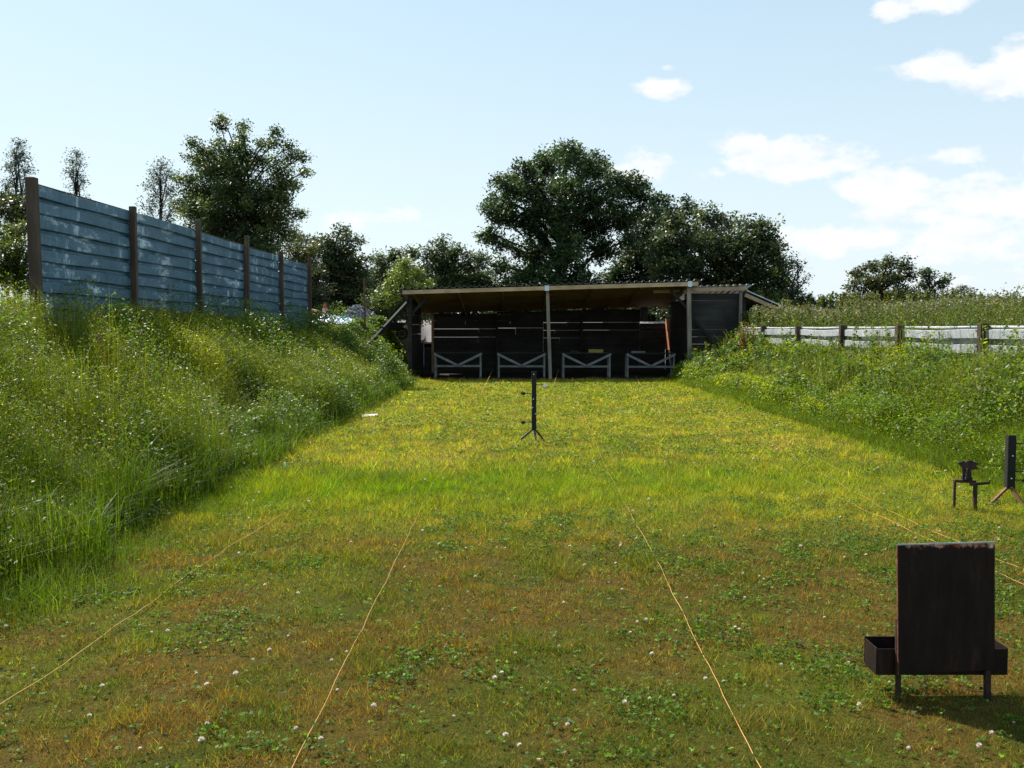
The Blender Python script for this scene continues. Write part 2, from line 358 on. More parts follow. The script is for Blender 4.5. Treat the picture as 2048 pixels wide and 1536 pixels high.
# clover flowers: a few seen clearly in the photo, the rest spread in patches
def clover_mesh(seed):
    r = np.random.default_rng(seed); n = 70
    u = r.random(n)*2*np.pi; zc = r.uniform(-.5, 1, n); s = np.sqrt(1-zc**2)
    D = np.stack([s*np.cos(u), s*np.sin(u), zc], 1); c0 = np.array([0, 0, .036]); side = np.cross(D, [0, 0, 1.]); side /= np.linalg.norm(side, axis=1)[:, None]+1e-6
    A = c0+D*.003; B = c0+D*.0095; up = np.cross(side, D)
    v = np.stack([A, B+side*.0022-D*.002, B+D*.0015, B-side*.0022-D*.002], 1).reshape(-1, 3); col = np.repeat(np.where(zc[:, None] < -.1, (.5, .33, .24), (.74, .70, .62)), 4, 0)
    st = np.array([[-.001, 0, -.002], [.001, 0, -.002], [.001, 0, .032], [-.001, 0, .032], [0, -.001, -.002], [0, .001, -.002], [0, .001, .032], [0, -.001, .032]])
    return quads_mesh('clover_flower', np.concatenate([v, st]), 4, np.concatenate([col, np.tile((.1, .18, .03), (8, 1))]))
cms = []
for s in range(4):
    m = clover_mesh(s); m.materials.append(M['petal']); cms.append(m)
spots = [(205,1397),(393,1367),(12,1274),(70,1355),(411,1500),(300,1278),(405,1300),(415,1395),(1121,1298),(1308,1320),(1411,1361),(1448,1364),(1298,1403),(1272,1254),(1290,1252),(1234,1133),(1168,1141),(1374,1202),(1491,1200),(1044,1500),(1012,1484),(1316,1274),(1349,1400),(1243,1422),(810,1150),(843,1078),(700,1098),(533,1190),(592,1206),(1978,1480),(1960,1500),(1815,1505),(1720,1420),(950,1170),(1010,1110),(1128,1215),(1245,1190),(860,1330),(660,1335),(690,1318),(545,1320),(580,1285),(505,1335),(470,1365),(175,1450),(280,1520),(640,1500),(905,1440),(1150,1390),(1075,1530),(1190,1075),(1300,1010),(1430,1060),(1520,1160),(1600,1100),(1650,1240),(1560,1330),(1700,1330)]
pts = [onfloor(u, v) for u, v in spots]
r2 = random.Random(5)
while len(pts) < 240:
    x, y = r2.uniform(-3, 4.9), 3.6+r2.random()**1.4*16
    if abs(x) < y*.56 and r2.random() < (float(fbm(x+7, y+3, 1.5, 4))-.40)*5: pts.append(Vector((x, y, 0)))
for i, p in enumerate(pts):
    o = bpy.data.objects.new('clover_flower', cms[i % 4]); COL.objects.link(o)
    o.location = (p.x, p.y, gz(p.x, p.y)+r2.uniform(-.006, .014)); s = r2.uniform(.7, 1.2)*(1 if p.y < 8 else 1.25); o.scale = (s, s, s*r2.uniform(.8, 1.2)); o.rotation_euler = (r2.uniform(-.3, .3), r2.uniform(-.3, .3), r2.uniform(0, 6))
    tag(o, 'small round white clover flower standing in the short lawn', 'flower', 'white clover flowers scattered over the lawn')
# --- left bank: tall seeding grass and weeds
def bankpoints(n, x0, x1, y0, y1):
    X, Y = scatter(n, x0, x1, y0, y1); k = infr(X, Y, 1.25) & (RNG.random(len(X)) < np.clip(15/Y, .35, 1)); return X[k], Y[k]
VV, CC = [], []
X, Y = bankpoints(240000, -8.2, -3.05, 3.2, 30.5); n = len(X); d = np.maximum(1, Y/10)
tall = .10+.9*sst((fbm(X, Y, 1.3, 3)-.28)/.42)+.1*RNG.random(n); tall = np.where(RNG.random(n) < .16, tall*1.6+.08, tall); tall *= np.clip((-X-2.95)/.15, .6, 1)*np.interp(-X, [3, 5, 6], [1.1, .9, .72])*np.interp(Y, [4, 12, 22, 30], [1.0, .9, .65, .5])*np.where((Y > 24) & (X > -5.7), .55, 1)
base = L3(np.tile((.060, .11, .006), (n, 1)), np.tile((.22, .25, .014), (n, 1)), sst((fbm(X+40, Y+4, .7, 3)-.35)/.3)*np.interp(Y, [5, 25], [.55, 1]))
v, cc = blades(X, Y, tall*(.38+.5*RNG.random(n)), (.003+.004*RNG.random(n))*d, RNG.random(n)**1.5*.9, jit(base, n, .3), segs=3); VV.append(v); CC.append(cc)
for (nn_, x0, x1, y0, y1, h0, h1) in ((20000, -3.75, -3.0, 4.4, 27, .30, .34), (9000, -5.4, -3.42, 28.5, 33.0, .08, .14), (16000, -9, -6, 5, 13.5, .3, .3)):
    X, Y = scatter(nn_, x0, x1, y0, y1); X = X+.55*(fbm(Y, X*0, 1.3, 3)-.5)+RNG.exponential(.05, len(X)); n = len(X); d = np.maximum(1, Y/10)
    v, cc = blades(X, Y, (h0+h1*RNG.random(n))*(.5+.9*fbm(X, Y, 1.3, 2))*np.interp(Y, [4, 12, 27], [1.25, 1, .7]), (.004+.004*RNG.random(n))*d, RNG.random(n)**1.5*1.0, jit((.08, .135, .008), n, .4), segs=3); VV.append(v); CC.append(cc)
# seed heads on thin stalks
X, Y = bankpoints(34000, -8, -3.1, 4.5, 30.5); n = len(X); d = np.maximum(1, Y/12)
h = .22+.95*sst((fbm(X, Y, 1.3, 3)-.25)/.45)*(.7+.4*RNG.random(n)); h *= np.clip((-X-2.85)/.3, .6, 1)*np.interp(-X, [3, 5, 6], [1.1, .9, .7])*np.interp(Y, [4, 12, 22, 30], [1.05, .9, .65, .45])*np.where((Y > 24) & (X > -5.7), .55, 1); az = RNG.random(n)*6.283; ln = .05+.35*RNG.random(n)**1.5
v, cc = blades(X, Y, h, .0022*d, ln, jit((.10, .13, .025), n, .2), segs=3, az=az, tipfrac=.6); VV.append(v); CC.append(cc)
T = np.stack([X+np.cos(az)*ln*h, Y+np.sin(az)*ln*h, ground_z(X, Y)-.01+h*(1-.35*ln)], 1)
for q in range(4):
    Q = T+RNG.normal(size=(n, 3))*np.array([.012, .012, .035])*d[:, None]; v, cc = leaves(Q, (.012+.014*RNG.random(n))*d, jit((.15, .17, .03), n, .45), up=0, aspect=.35); VV.append(v); CC.append(cc)
def speckle(n, x0, x1, y0, y1, hf, size, base, asp=.28):
    X, Y = bankpoints(n, x0, x1, y0, y1); n = len(X); d = np.clip(Y/13, .55, 3); hh = hf(X, Y)*np.where((Y > 24) & (X < 0) & (X > -5.7), .55, 1)
    P = np.stack([X, Y, ground_z(X, Y)+hh*(.3+.85*RNG.random(n)**.6)], 1); k = (sst((fbm(X+60, Y+6, .9, 3)-.38)/.3)*np.interp(Y, [5, 20], [.8, 1.25]))[:, None]
    b = np.array(base)*(1-k)+np.array(base)*np.array((1.9, 1.6, 1.2))*k
    return leaves(P, size*(.5+RNG.random(n))*d, jit(b, n, .4), up=.15, aspect=asp)
v, cc = speckle(520000, -8.2, -3.1, 3.5, 30.5, lambda X, Y: (.06+.85*sst((fbm(X, Y, 1.3, 3)-.28)/.42))*np.interp(-X, [3, 5, 6], [1, .9, .7])*np.interp(Y, [4, 12, 22, 30], [1., .9, .65, .5]), .040, (.115, .155, .006), .22); SPK = (v, cc)
tag(link('bank_grass', quads_mesh('bank_grass', np.concatenate(VV), 4, np.concatenate(CC)), M['grass']), 'tall seeding grass covering the left bank below the steel fence', 'grass', kind='stuff')
# broad-leaved weeds in the left bank (clumps)
def weedleaves(nc, x0, x1, y0, y1, hmax, per, size, base, spread=.16):
    X, Y = bankpoints(nc, x0, x1, y0, y1); n = len(X); hc = hmax*(.15+1.25*sst((fbm(X+11, Y+2, 1.4, 3)-.25)/.45))
    X = np.repeat(X, per); Y = np.repeat(Y, per); hc = np.repeat(hc, per); m = len(X); bc = np.repeat(jit(base, n, .3, .15), per, 0)
    t = RNG.random(m)**.7; X = X+RNG.normal(size=m)*spread*(1.1-t*.6); Y = Y+RNG.normal(size=m)*spread*(1.1-t*.6)
    P = np.stack([X, Y, ground_z(X, Y)+hc*t+.02], 1); d = np.maximum(1, Y/14)
    return leaves(P, size*(.5+RNG.random(m))*d, jit(bc, m, .18), up=.35, aspect=.45)
v1, c1 = weedleaves(4200, -8.3, -3.3, 4.5, 30, .7, 44, .036, (.085, .14, .010))
v2, c2 = weedleaves(1500, -9, -5.6, 5, 18, .7, 50, .035, (.09, .13, .012))
v5, c5 = weedleaves(1500, -3.7, -3.1, 4.4, 27, .5, 50, .038, (.07, .12, .008), .2)
v3, c3 = weedleaves(3000, -5.0, -3.42, 27.5, 33.4, .32, 40, .035, (.09, .15, .012))
tag(link('bank_weeds', quads_mesh('bank_weeds', np.concatenate([v1, v2, v3, v5, SPK[0]]), 4, np.concatenate([c1, c2, c3, c5, SPK[1]])), M['leaf']), 'low leafy weeds growing among the tall grass of the left bank', 'weeds', kind='stuff')
# --- right bank
v1, c1 = weedleaves(9400, 5.05, 7.7, 4.5, 29.5, .46, 46, .036, (.11, .175, .010), .13)
v2, c2 = weedleaves(1200, 5.4, 6.8, 5.0, 29.5, .66, 44, .055, (.11, .15, .014), .11)
v3, c3 = weedleaves(500, 5.4, 7.2, 26, 30.5, .6, 40, .05, (.07, .12, .016), .14)
tag(link('nettle_bank', quads_mesh('nettle_bank', np.concatenate([v1, v2, v3]), 4, np.concatenate([c1, c2, c3])), M['leaf']), 'dense leafy green weeds covering the right bank below the pale fence', 'weeds', kind='stuff')
v4, c4 = speckle(125000, 5.0, 7.7, 4.5, 29.5, lambda X, Y: .2+.5*fbm(X, Y, 1.0, 3), .036, (.12, .17, .008), .35)
X, Y = bankpoints(140000, 4.95, 7.7, 4.5, 29.5); n = len(X); d = np.maximum(1, Y/10)
v, cc = blades(X, Y, (.25+.45*fbm(X, Y, .9, 3))*np.interp(X, [5.5, 7], [1, .7])*np.clip((X-4.7)/.6, .4, 1), (.004+.004*RNG.random(n))*d, RNG.random(n)*1.1, jit((.13, .19, .012), n, .35), segs=2)
X, Y = bankpoints(9000, 5.3, 7.5, 4.5, 29.5); n = len(X); d = np.maximum(1, Y/12)
v6, c6 = blades(X, Y, .3+.75*sst((fbm(X, Y, 1.5, 3)-.3)/.4)*(.6+.5*RNG.random(n)), .005*d, RNG.random(n)*.4, jit((.13, .16, .03), n, .3), segs=3, tipfrac=.7)
X2, Y2 = bankpoints(260, 5.6, 7.35, 6, 29); hs = .55+.45*RNG.random(len(X2)); m = 46; t = RNG.random(len(X2)*m)**.7
Xr, Yr, hr = np.repeat(X2, m), np.repeat(Y2, m), np.repeat(hs, m); P = np.stack([Xr+RNG.normal(size=len(t))*.07*(1.2-t), Yr+RNG.normal(size=len(t))*.07*(1.2-t), ground_z(Xr, Yr)+.1+hr*t], 1)
v7, c7 = leaves(P, (.045+.04*RNG.random(len(t)))*np.maximum(1, Yr/16), jit(np.repeat(jit((.09, .14, .015), len(X2), .3, .2), m, 0), len(t), .25), up=.3, aspect=.4)
tag(link('verge_grass', quads_mesh('verge_grass', np.concatenate([v, v4, v6, v7]), 4, np.concatenate([cc, c4, c6, c7])), M['grass']), 'long green grass growing up the right bank among weeds', 'grass', kind='stuff')
# --- tall flowering weeds behind the right fence
def tallweeds(n, x0, x1, y0, y1, h0, h1, per, size, seed=1):
    X, Y = scatter(n, x0, x1, y0, y1); k = (np.abs(X) < Y*.66+1); X, Y = X[k], Y[k]; n = len(X); h = h0+(h1-h0)*(.25+1.0*(fbm(X, Y, .6, 3)-.25))+.2*RNG.random(n); d = np.maximum(1, Y/16)
    out = [blades(X, Y, h, .008*d, RNG.random(n)*.25, jit((.10, .11, .03), n, .2), segs=2, tipfrac=.6)]
    Xr, Yr, hr = np.repeat(X, per), np.repeat(Y, per), np.repeat(h, per); m = len(Xr); t = RNG.random(m)**.6; bc = np.repeat(jit((.09, .12, .018), n, .35, .15), per, 0)
    P = np.stack([Xr+RNG.normal(size=m)*.10*(1.2-t), Yr+RNG.normal(size=m)*.10*(1.2-t), ground_z(Xr, Yr)+hr*t], 1)
    out.append(leaves(P, size*(.5+RNG.random(m))*np.repeat(d, per), jit(bc, m, .2), up=.3, aspect=.4))
    for q in range(5):
        Q = np.stack([X, Y, ground_z(X, Y)+h], 1)+RNG.normal(size=(n, 3))*.05; out.append(leaves(Q, (.03+.02*RNG.random(n))*d, jit((.12, .12, .06), n, .3), up=.2, aspect=.8))
    return np.concatenate([o[0] for o in out]), np.concatenate([o[1] for o in out])
v1, c1 = tallweeds(2600, 7.55, 11, 12, 34, .85, 1.5, 60, .040); v2, c2 = tallweeds(1500, 11, 24, 15, 46, .8, 1.5, 40, .075)
tag(link('tall_weeds', quads_mesh('tall_weeds', np.concatenate([v1, v2]), 4, np.concatenate([c1, c2])), M['leaf']), 'tall flowering thistles and weeds massed behind the pale fence', 'weeds', kind='stuff')
# ------------------------------------------------------------------ steel fences
def sheet(mb, x0, y0, x1, y1, ztop, rows, pitch, depth, out, warp=.006, seed=0, sag=0, gw=.72):
    """horizontal box-profile steel from (x0,y0) to (x1,y1); out = unit side vector"""
    rs = random.Random(seed); prof = []
    for r in range(rows):
        z = -r*pitch
        prof += [(z, 0), (z-pitch*.05, 1), (z-pitch*gw, 1), (z-pitch*(gw+.05), -.1), (z-pitch*(gw+.1), -.35), (z-pitch*.95, -.35)]
    prof.append((-rows*pitch, 0)); n = 14; k = len(prof); vs = []
    ph = [rs.uniform(0, 6) for _ in range(4)]
    for i in range(n+1):
        t = i/n; X, Y = x0+(x1-x0)*t, y0+(y1-y0)*t
        for j, (z, dd) in enumerate(prof):
            wv = warp*(math.sin(t*9+ph[0]+j*.7)+math.sin(t*17+ph[1]-j*.4)*.6); zz = warp*1.1*math.sin(t*6.3+ph[2]+j*.25)-sag*math.sin(math.pi*t)
            vs.append((X+out[0]*(dd*depth+wv), Y+out[1]*(dd*depth+wv), ztop+z+zz))
    mb.add(vs, [(i*k+j, (i+1)*k+j, (i+1)*k+j+1, i*k+j+1) for i in range(n) for j in range(k-1)])
# left fence: six posts, five bays
L0, L1 = Vector((-6.12, 12.2, 0)), Vector((-5.8, 27.1, 0))
fl = empty('steel_fence', (L0.x, L0.y, 1.3), 'tall shaded blue-grey ribbed steel fence on brown timber posts atop the left bank', 'fence')
lp = []
tops = [355, 413, 440, 472, 503, 513]; us = [73, 269, 402, 493, 567, 618]
for i in range(6):
    t = i/5; p = L0.lerp(L1, t); ztop = at(us[i], tops[i], p.y).z; lp.append(p)
    w = .12 if i == 0 else .095; lean = (-.035, 0, -.01, .02, -.01, .0)[i]
    mb = MB(); mb.bar((p.x+.05, p.y, 1.0), (p.x+.05+lean, p.y, ztop), w, w); mb.build('post', M['post'], fl, bevel=.008)
for i in range(5):
    a, b_ = lp[i], lp[i+1]; mb = MB(); sheet(mb, a.x-.03-.01*(i % 2), a.y-.05, b_.x-.03-.01*(i % 2), b_.y+.05, 3.46+.03*(i % 2)-.012*i+(.0, .0, .02, -.01, 0)[i], 9, .205, .036, (1, 0), .006, i)
    mb.build('panel', M['galvL'], fl, solid=.003)
mb = MB(); mb.tube([(L0.x-.055, L0.y, 3.475), (-6.0, 19, 3.47), (L1.x-.055, L1.y, 3.43)], .012, 6); mb.build('top_wire', M['rpost'], fl)
# right fence
RP = [(7.9, 8.75), (7.55, 11.75), (7.34, 14.75), (7.29, 17.75), (7.25, 20.75), (7.2, 23.75), (7.1, 26.75), (7.05, 29.3)]
fr = empty('barrier_fence', (7.34, 14.75, .8), 'low sunlit pale steel barrier fence with dark posts along the right bank', 'fence')
for i, (x, y) in enumerate(RP[1:], 1):
    ztop = 1.655+(.02 if i % 2 else .035); mb = MB(); mb.bar((x-.05, y, .3), (x-.05+(-.01 if i % 2 else .012), y, ztop), .13, .13); po = mb.build('post', M['rpost'], fr, bevel=.01)
    mb = MB()
    for zz in (1.47, 1.22): mb = MB(); mb.tube([(x-.13, y-.02, zz), (x-.105, y-.02, zz)], .014, 6); mb.build('bolt', M['bracket'], po)
for i in range(len(RP)-1):
    (x0, y0), (x1, y1) = RP[i], RP[i+1]; mb = MB(); sheet(mb, x0+.055, y0+.03, x1+.055, y1-.03, 1.60-(.0, .0, .005, 0, .01, .0, .01)[i], 4, .232, .085, (-1, 0), .008, 20+i, .01, .60)
    mb.build('panel', M['galvR'], fr, solid=.003)
    mb = MB(); mb.tube([(x0+.05, y0+.03, 1.635), ((x0+x1)/2+.05, (y0+y1)/2, 1.625), (x1+.05, y1-.03, 1.635)], .02, 8); mb.build('top_rail', M['galvR'], fr, smooth=True)
# ------------------------------------------------------------------ shelter
YF, YB = 30.4, 35.0; XL, XR = -3.26, 5.66
def roof_z(x, y): return 2.80+(x+3.46)/9.32*.27-(y-YF)*.135
sh = empty('open_shelter', ((XL+XR)/2, YF, 0), 'long open-fronted timber shelter with sloping corrugated roof at the end of the lawn', 'shelter')
def post_at(x, y, ub, vt, w=.1, mat='timberv', lean=0):
    mb = MB(); mb.bar((x+lean, y, -.05), (x, y, roof_z(x, y)-.14), w, w); return mb.build('post', M[mat], sh, bevel=.006)
post_at(XL, YF, 0, 0, .12, 'board'); post_at(1.13, YF, 0, 0, .105, lean=.10); post_at(XR-.03, YF, 0, 0, .13, lean=.07)
for x in (-.55, 2.55): post_at(x, YB-.12, 0, 0, .1, 'board')
mb = MB(); x0, x1 = -3.46, 1.1
mb.bar((x0, YF-.3, roof_z(x0, YF-.3)-.085), (x1, YF-.3, roof_z(x1, YF-.3)-.085), .045, .125)
fa = mb.build('fascia', M['timber'], sh, bevel=.004)
mb = MB(); x0, x1 = 1.105, 5.88; mb.bar((x0, YF-.3, roof_z(x0, YF-.3)-.083), (x1, YF-.3, roof_z(x1, YF-.3)-.083), .047, .13); mb.build('fascia', M['timber'], sh, bevel=.004)
for x in (1.1, XR-.05):
    mb = MB(); z = roof_z(x, YF-.3)-.085; mb.box(x-.07, x+.07, YF-.335, YF-.326, z-.085, z+.085); mb.build('bracket', M['bracket'], sh)
# corrugated roof
mb = MB(); p = .235; xs_ = []; x = -3.56
while x < 5.95:
    xs_ += [(x, 0), (x+.13, 0), (x+.15, .048), (x+.205, .048)]; x += p
ysr = [YF-.36, (YF+YB)/2, YB+.06]; k = len(xs_)
mb.add([(a, y, roof_z(a, y)+.012+h) for y in ysr for a, h in xs_], [(j*k+i, j*k+i+1, (j+1)*k+i+1, (j+1)*k+i) for j in range(2) for i in range(k-1)])
mb.build('roof', M['roofmetal'], sh, solid=.003)
mb = MB(); y = YF-.27
while y < YB-.2:                                   # boarded underside
    y2 = y+.235; mb.frame(((-3.4+5.8)/2, (y+y2)/2, roof_z(1.2, (y+y2)/2)-.02), (4.6, 0, 4.6*.02897), (0, .114, -.114*.135), (0, 0, .012)); y = y2
mb.build('soffit', M['soffit'], sh)
for x in (-3.15, -1.7, -.3, 1.13, 2.6, 4.1, 5.55):
    mb = MB(); mb.bar((x, YF-.2, roof_z(x, YF-.2)-.095), (x, YB, roof_z(x, YB)-.095), .05, .12); mb.build('rafter', M['soffit'], sh)
# back wall boards with gaps
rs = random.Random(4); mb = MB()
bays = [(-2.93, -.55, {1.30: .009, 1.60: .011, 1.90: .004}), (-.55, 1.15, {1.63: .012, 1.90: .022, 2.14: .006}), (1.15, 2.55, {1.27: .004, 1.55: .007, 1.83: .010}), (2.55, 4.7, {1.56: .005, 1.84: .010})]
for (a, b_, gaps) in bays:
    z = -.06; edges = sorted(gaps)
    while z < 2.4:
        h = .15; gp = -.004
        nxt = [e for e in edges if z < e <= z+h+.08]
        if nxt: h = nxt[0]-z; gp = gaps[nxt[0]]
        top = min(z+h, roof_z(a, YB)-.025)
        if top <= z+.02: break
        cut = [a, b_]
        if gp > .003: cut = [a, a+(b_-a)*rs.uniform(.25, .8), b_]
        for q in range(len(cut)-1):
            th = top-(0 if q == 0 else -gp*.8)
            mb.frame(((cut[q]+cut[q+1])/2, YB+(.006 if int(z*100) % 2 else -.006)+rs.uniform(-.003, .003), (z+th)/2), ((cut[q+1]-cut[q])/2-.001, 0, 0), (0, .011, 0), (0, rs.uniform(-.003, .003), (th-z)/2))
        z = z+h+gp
for z in np.arange(-.05, 1.8, .155):               # low part under the opening added at the right end to let sun in, and at the left end
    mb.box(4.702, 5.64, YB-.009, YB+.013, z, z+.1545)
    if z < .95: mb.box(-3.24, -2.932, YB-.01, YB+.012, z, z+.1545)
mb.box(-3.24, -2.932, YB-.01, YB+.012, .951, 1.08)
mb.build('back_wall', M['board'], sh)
mb = MB(); mb.box(-2.96, -2.87, YB-.09, YB-.02, 0, 2.2); mb.box(-3.25, -2.87, YB-.08, YB-.015, 1.05, 1.12); mb.build('window_frame', M['soffit'], sh)
mb = MB(); mb.box(1.2, 5.4, YB-.06, YB-.02, 1.0, 1.06); mb.box(-2.85, 1.1, YB-.06, YB-.02, .92, .98); mb.build('wall_rail', M['board'], sh)
# side walls
mb = MB()
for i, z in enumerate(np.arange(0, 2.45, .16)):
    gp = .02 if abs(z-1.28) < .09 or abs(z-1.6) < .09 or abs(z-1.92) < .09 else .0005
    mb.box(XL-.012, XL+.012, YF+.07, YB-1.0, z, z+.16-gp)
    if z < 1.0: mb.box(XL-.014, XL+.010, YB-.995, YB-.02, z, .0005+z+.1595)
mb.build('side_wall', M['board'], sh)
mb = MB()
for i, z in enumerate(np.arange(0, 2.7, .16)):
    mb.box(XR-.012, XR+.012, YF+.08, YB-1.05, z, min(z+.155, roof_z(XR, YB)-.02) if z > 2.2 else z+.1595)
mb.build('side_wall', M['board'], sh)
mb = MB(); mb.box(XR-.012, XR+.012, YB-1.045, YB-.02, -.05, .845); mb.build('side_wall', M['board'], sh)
mb = MB(); mb.box(XR-.03, XR+.01, YB-1.045, YB-.02, .85, 1.98); mb.build('sunlit_side_board', M['strip'], sh)  # rear end of the side wall, sunlight painted into its colour
# knee braces under the eaves and the leaning prop outside
mb = MB(); mb.bar((XL+.02, YF+.1, 2.05), (XL+.55, YF+.1, 2.62), .05, .09); mb.build('brace', M['board'], sh)
mb = MB(); mb.bar((XR, YF+.1, 2.2), (XR-.6, YF+.1, 2.85), .05, .09); mb.build('brace', M['board'], sh)
a = at(735, 675, 29.2); b_ = at(818, 602, 30.4); mb = MB(); mb.bar((a.x, a.y, a.z-.25), b_, .11, .09); mb.build('prop', M['darkboard'], sh)
# annex on the right
AY = 31.6; a0, a1 = at(1290, 583, AY), at(1492, 577, AY)
mb = MB(); mb.bar((a0.x+.25, AY-.2, a0.z), (a1.x, AY-.2, a1.z), .045, .13); mb.build('fascia', M['timber'], sh, bevel=.004)
mb = MB(); xs_ = []; x = a0.x+.6
while x < a1.x+.1: xs_ += [(x, 0), (x+.11, 0), (x+.13, .035), (x+.18, .035)]; x += .215
k = len(xs_); mb.add([(q, y, a0.z+(q-a0.x)*.03+.075+h-(y-AY)*.12) for y in (AY-.26, 35.2) for q, h in xs_], [(i, i+1, k+i+1, k+i) for i in range(k-1)]); mb.build('roof', M['roofmetal'], sh, solid=.003)
mb = MB()
for i in range(9):
    z = 2.78-.24*i; mb.box(5.72, 7.75, AY+.0+(i % 2)*.004, AY+.022+(i % 2)*.004, z-.235, z)
mb.build('annex_wall', M['annex'], sh)
mb = MB(); q = at(1481, 600, AY-.1); mb.bar((q.x, AY-.1, .9), (q.x, AY-.1, 2.86), .1, .1); mb.build('post', M['timberv'], sh, bevel=.006)
mb = MB(); a = at(1388, 640, AY-.12); b_ = at(1425, 682, AY-.12); mb.bar(a, b_+(b_-a)*.4, .05, .09); mb.build('brace', M['board'], sh)
# lean-to roof falling to the right
e0, e1 = at(1494, 581, AY-.2), at(1566, 613, AY-.2)
mb = MB(); xs_ = []
mb.add([e0, e1, e1+Vector((0, 3.6, -.35)), e0+Vector((0, 3.6, -.35))], [(0, 1, 2, 3)]); mb.build('lean_to_roof', M['roofmetal'], sh, solid=.03)
mb = MB(); mb.bar(e0+Vector((-.05, .05, -.14)), e1+Vector((-.05, .05, -.13)), .05, .12); mb.build('rafter', M['timber'], sh)
mb = MB(); mb.box(7.78, 9.0, 34.6, 34.63, .8, 2.4); mb.build('lean_to_wall', M['board'], sh)
# shooting benches
def bench():
    root = empty('shooting_bench', (0, 0, 0)); W = 1.5
    mb = MB(); mb.box(-W/2-.07, W/2+.07, -.02, .62, .785, .82); mb.build('table_top', M['board'], root, bevel=.004)
    for sx in (-1, 1):
        for y in (.02, .56):
            mb = MB(); mb.box(sx*W/2-.028, sx*W/2+.028, y-.028, y+.028, 0, .784); mb.build('leg', M['bench'], root, bevel=.003)
        mb = MB(); mb.bar((sx*(W/2+.04), -.045, .775), (sx*.02, -.045, .40), .03, .075, up=(0, 0, 1)); mb.build('brace', M['bench'], root, bevel=.003)
    mb = MB(); mb.box(-W/2+.03, W/2-.03, -.008, .022, .335, .40); mb.build('rail', M['bench'], root, bevel=.003)
    return root
b0 = bench(); labs = ['timber shooting bench nearest the left end of the shelter, above the sunlit floor patch', 'timber shooting bench just left of the shelter’s centre post', 'timber shooting bench just right of the centre post, with a yellow block on top', 'timber shooting bench nearest the right end of the shelter']
for i, (u, s) in enumerate(zip((916, 1043, 1173, 1301), (.99, 1, 1.01, 1.01))):
    o = b0 if i == 0 else copy_tree(b0); q = at(u, 700, YF+.85); o.location = (q.x, YF+.75, .02-.008*i); o.scale = (s, 1, 1); o.rotation_euler.z = R((.6, -.5, .3, -.4)[i])
    tag(o, labs[i].replace('’', "'"), 'bench', 'shooting benches under the shelter roof')
q = at(1192, 697, YF+1.0); mb = MB(); mb.box(q.x-.24, q.x+.24, YF+1.0, YF+1.25, .81, .93); tag(mb.build('yellow_block', M['yellow'], None, bevel=.006), 'small yellow wooden block lying on the third bench from the left', 'block')
q = at(1152, 690, YF+1.1); mb = MB(); mb.box(q.x-.2, q.x+.12, YF+1.0, YF+1.2, .81, .89); tag(mb.build('sand_bag', M['board'], None, bevel=.03), 'low grey rest lying beside the yellow block on the bench', 'rest')
q = at(1278, 695, YF+1.1); mb = MB(); mb.box(q.x-.25, q.x+.2, YF+1.0, YF+1.2, .80, .87); tag(mb.build('plank_rest', M['bench'], None, bevel=.01), 'flat grey plank lying on the rightmost bench', 'plank')
# ------------------------------------------------------------------ spinner targets on tripods
def spinner(name, base, H, wcol, legmat, label, paddles, s, spots_):
    root = empty(name, (base.x, base.y, gz(base.x, base.y)), label, 'target', 'tripod spinner targets'); g0 = root.location.z; X, Y = base.x, base.y; zb = g0+.155*s
    mb = MB(); mb.box(X-wcol/2, X+wcol/2, Y-.03, Y-.024, zb, g0+H); mb.box(X-wcol/2, X-wcol/2+.006, Y-.0238, Y+.03, zb, g0+H); mb.box(X+wcol/2-.006, X+wcol/2, Y-.0238, Y+.03, zb, g0+H)
    col = mb.build('column', M['black'], root, bevel=.002)
    for (dx, dz) in spots_:
        mb = MB(); mb.tube([(X+dx, Y-.034, g0+dz), (X+dx, Y-.0301, g0+dz)], .008*s, 8); mb.build('stud', M['white'], col)
    for (ax, ay) in ((-.22, -.05), (.15, .02), (.03, -.24)):
        mb = MB(); mb.bar((X+ax*.08, Y+ay*.08, zb+.015), (X+ax*s, Y+ay*s, gz(X+ax*s, Y+ay*s)-.0), .028*s, .022*s); mb.build('leg', M[legmat], root, bevel=.002)
    for (sd, z, mat) in paddles:
        z = g0+z; L = .10*s; e = X+sd*(wcol/2+L); mb = MB(); mb.tube([(X+sd*wcol/2, Y, z), (e, Y, z)], .006*s, 6); arm = mb.build('arm', M['black'], root)
        mb = MB(); pts_ = [(math.cos(t)*.034*s, math.sin(t)*.024*s) for t in np.linspace(0, 2*math.pi, 13)[:-1]]; mb.poly(pts_, (e+sd*.02*s, Y, z-.006), (1, 0, 0), (0, .5, .85), .006); mb.build('paddle', M[mat], arm)
    return root
b1 = onfloor(1068, 884); spinner('spinner_target', b1, .99, .066, 'black', 'black upright spinner target on a short tripod in the middle of the lawn', [(1, .80, 'white'), (-1, .68, 'black'), (-1, .27, 'black')], 1.0, [(-.01, .60), (-.02, .48), (.02, .39), (-.005, .95)])
b2 = onfloor(2018, 1004); sp2 = spinner('spinner_target', b2, .64, .074, 'orust', 'black upright spinner target with rusty orange legs at the right edge', [(1, .56, 'white'), (1, .30, 'white'), (1, .22, 'black')], .92, [(0, .155), (.005, .45), (0, .24)])
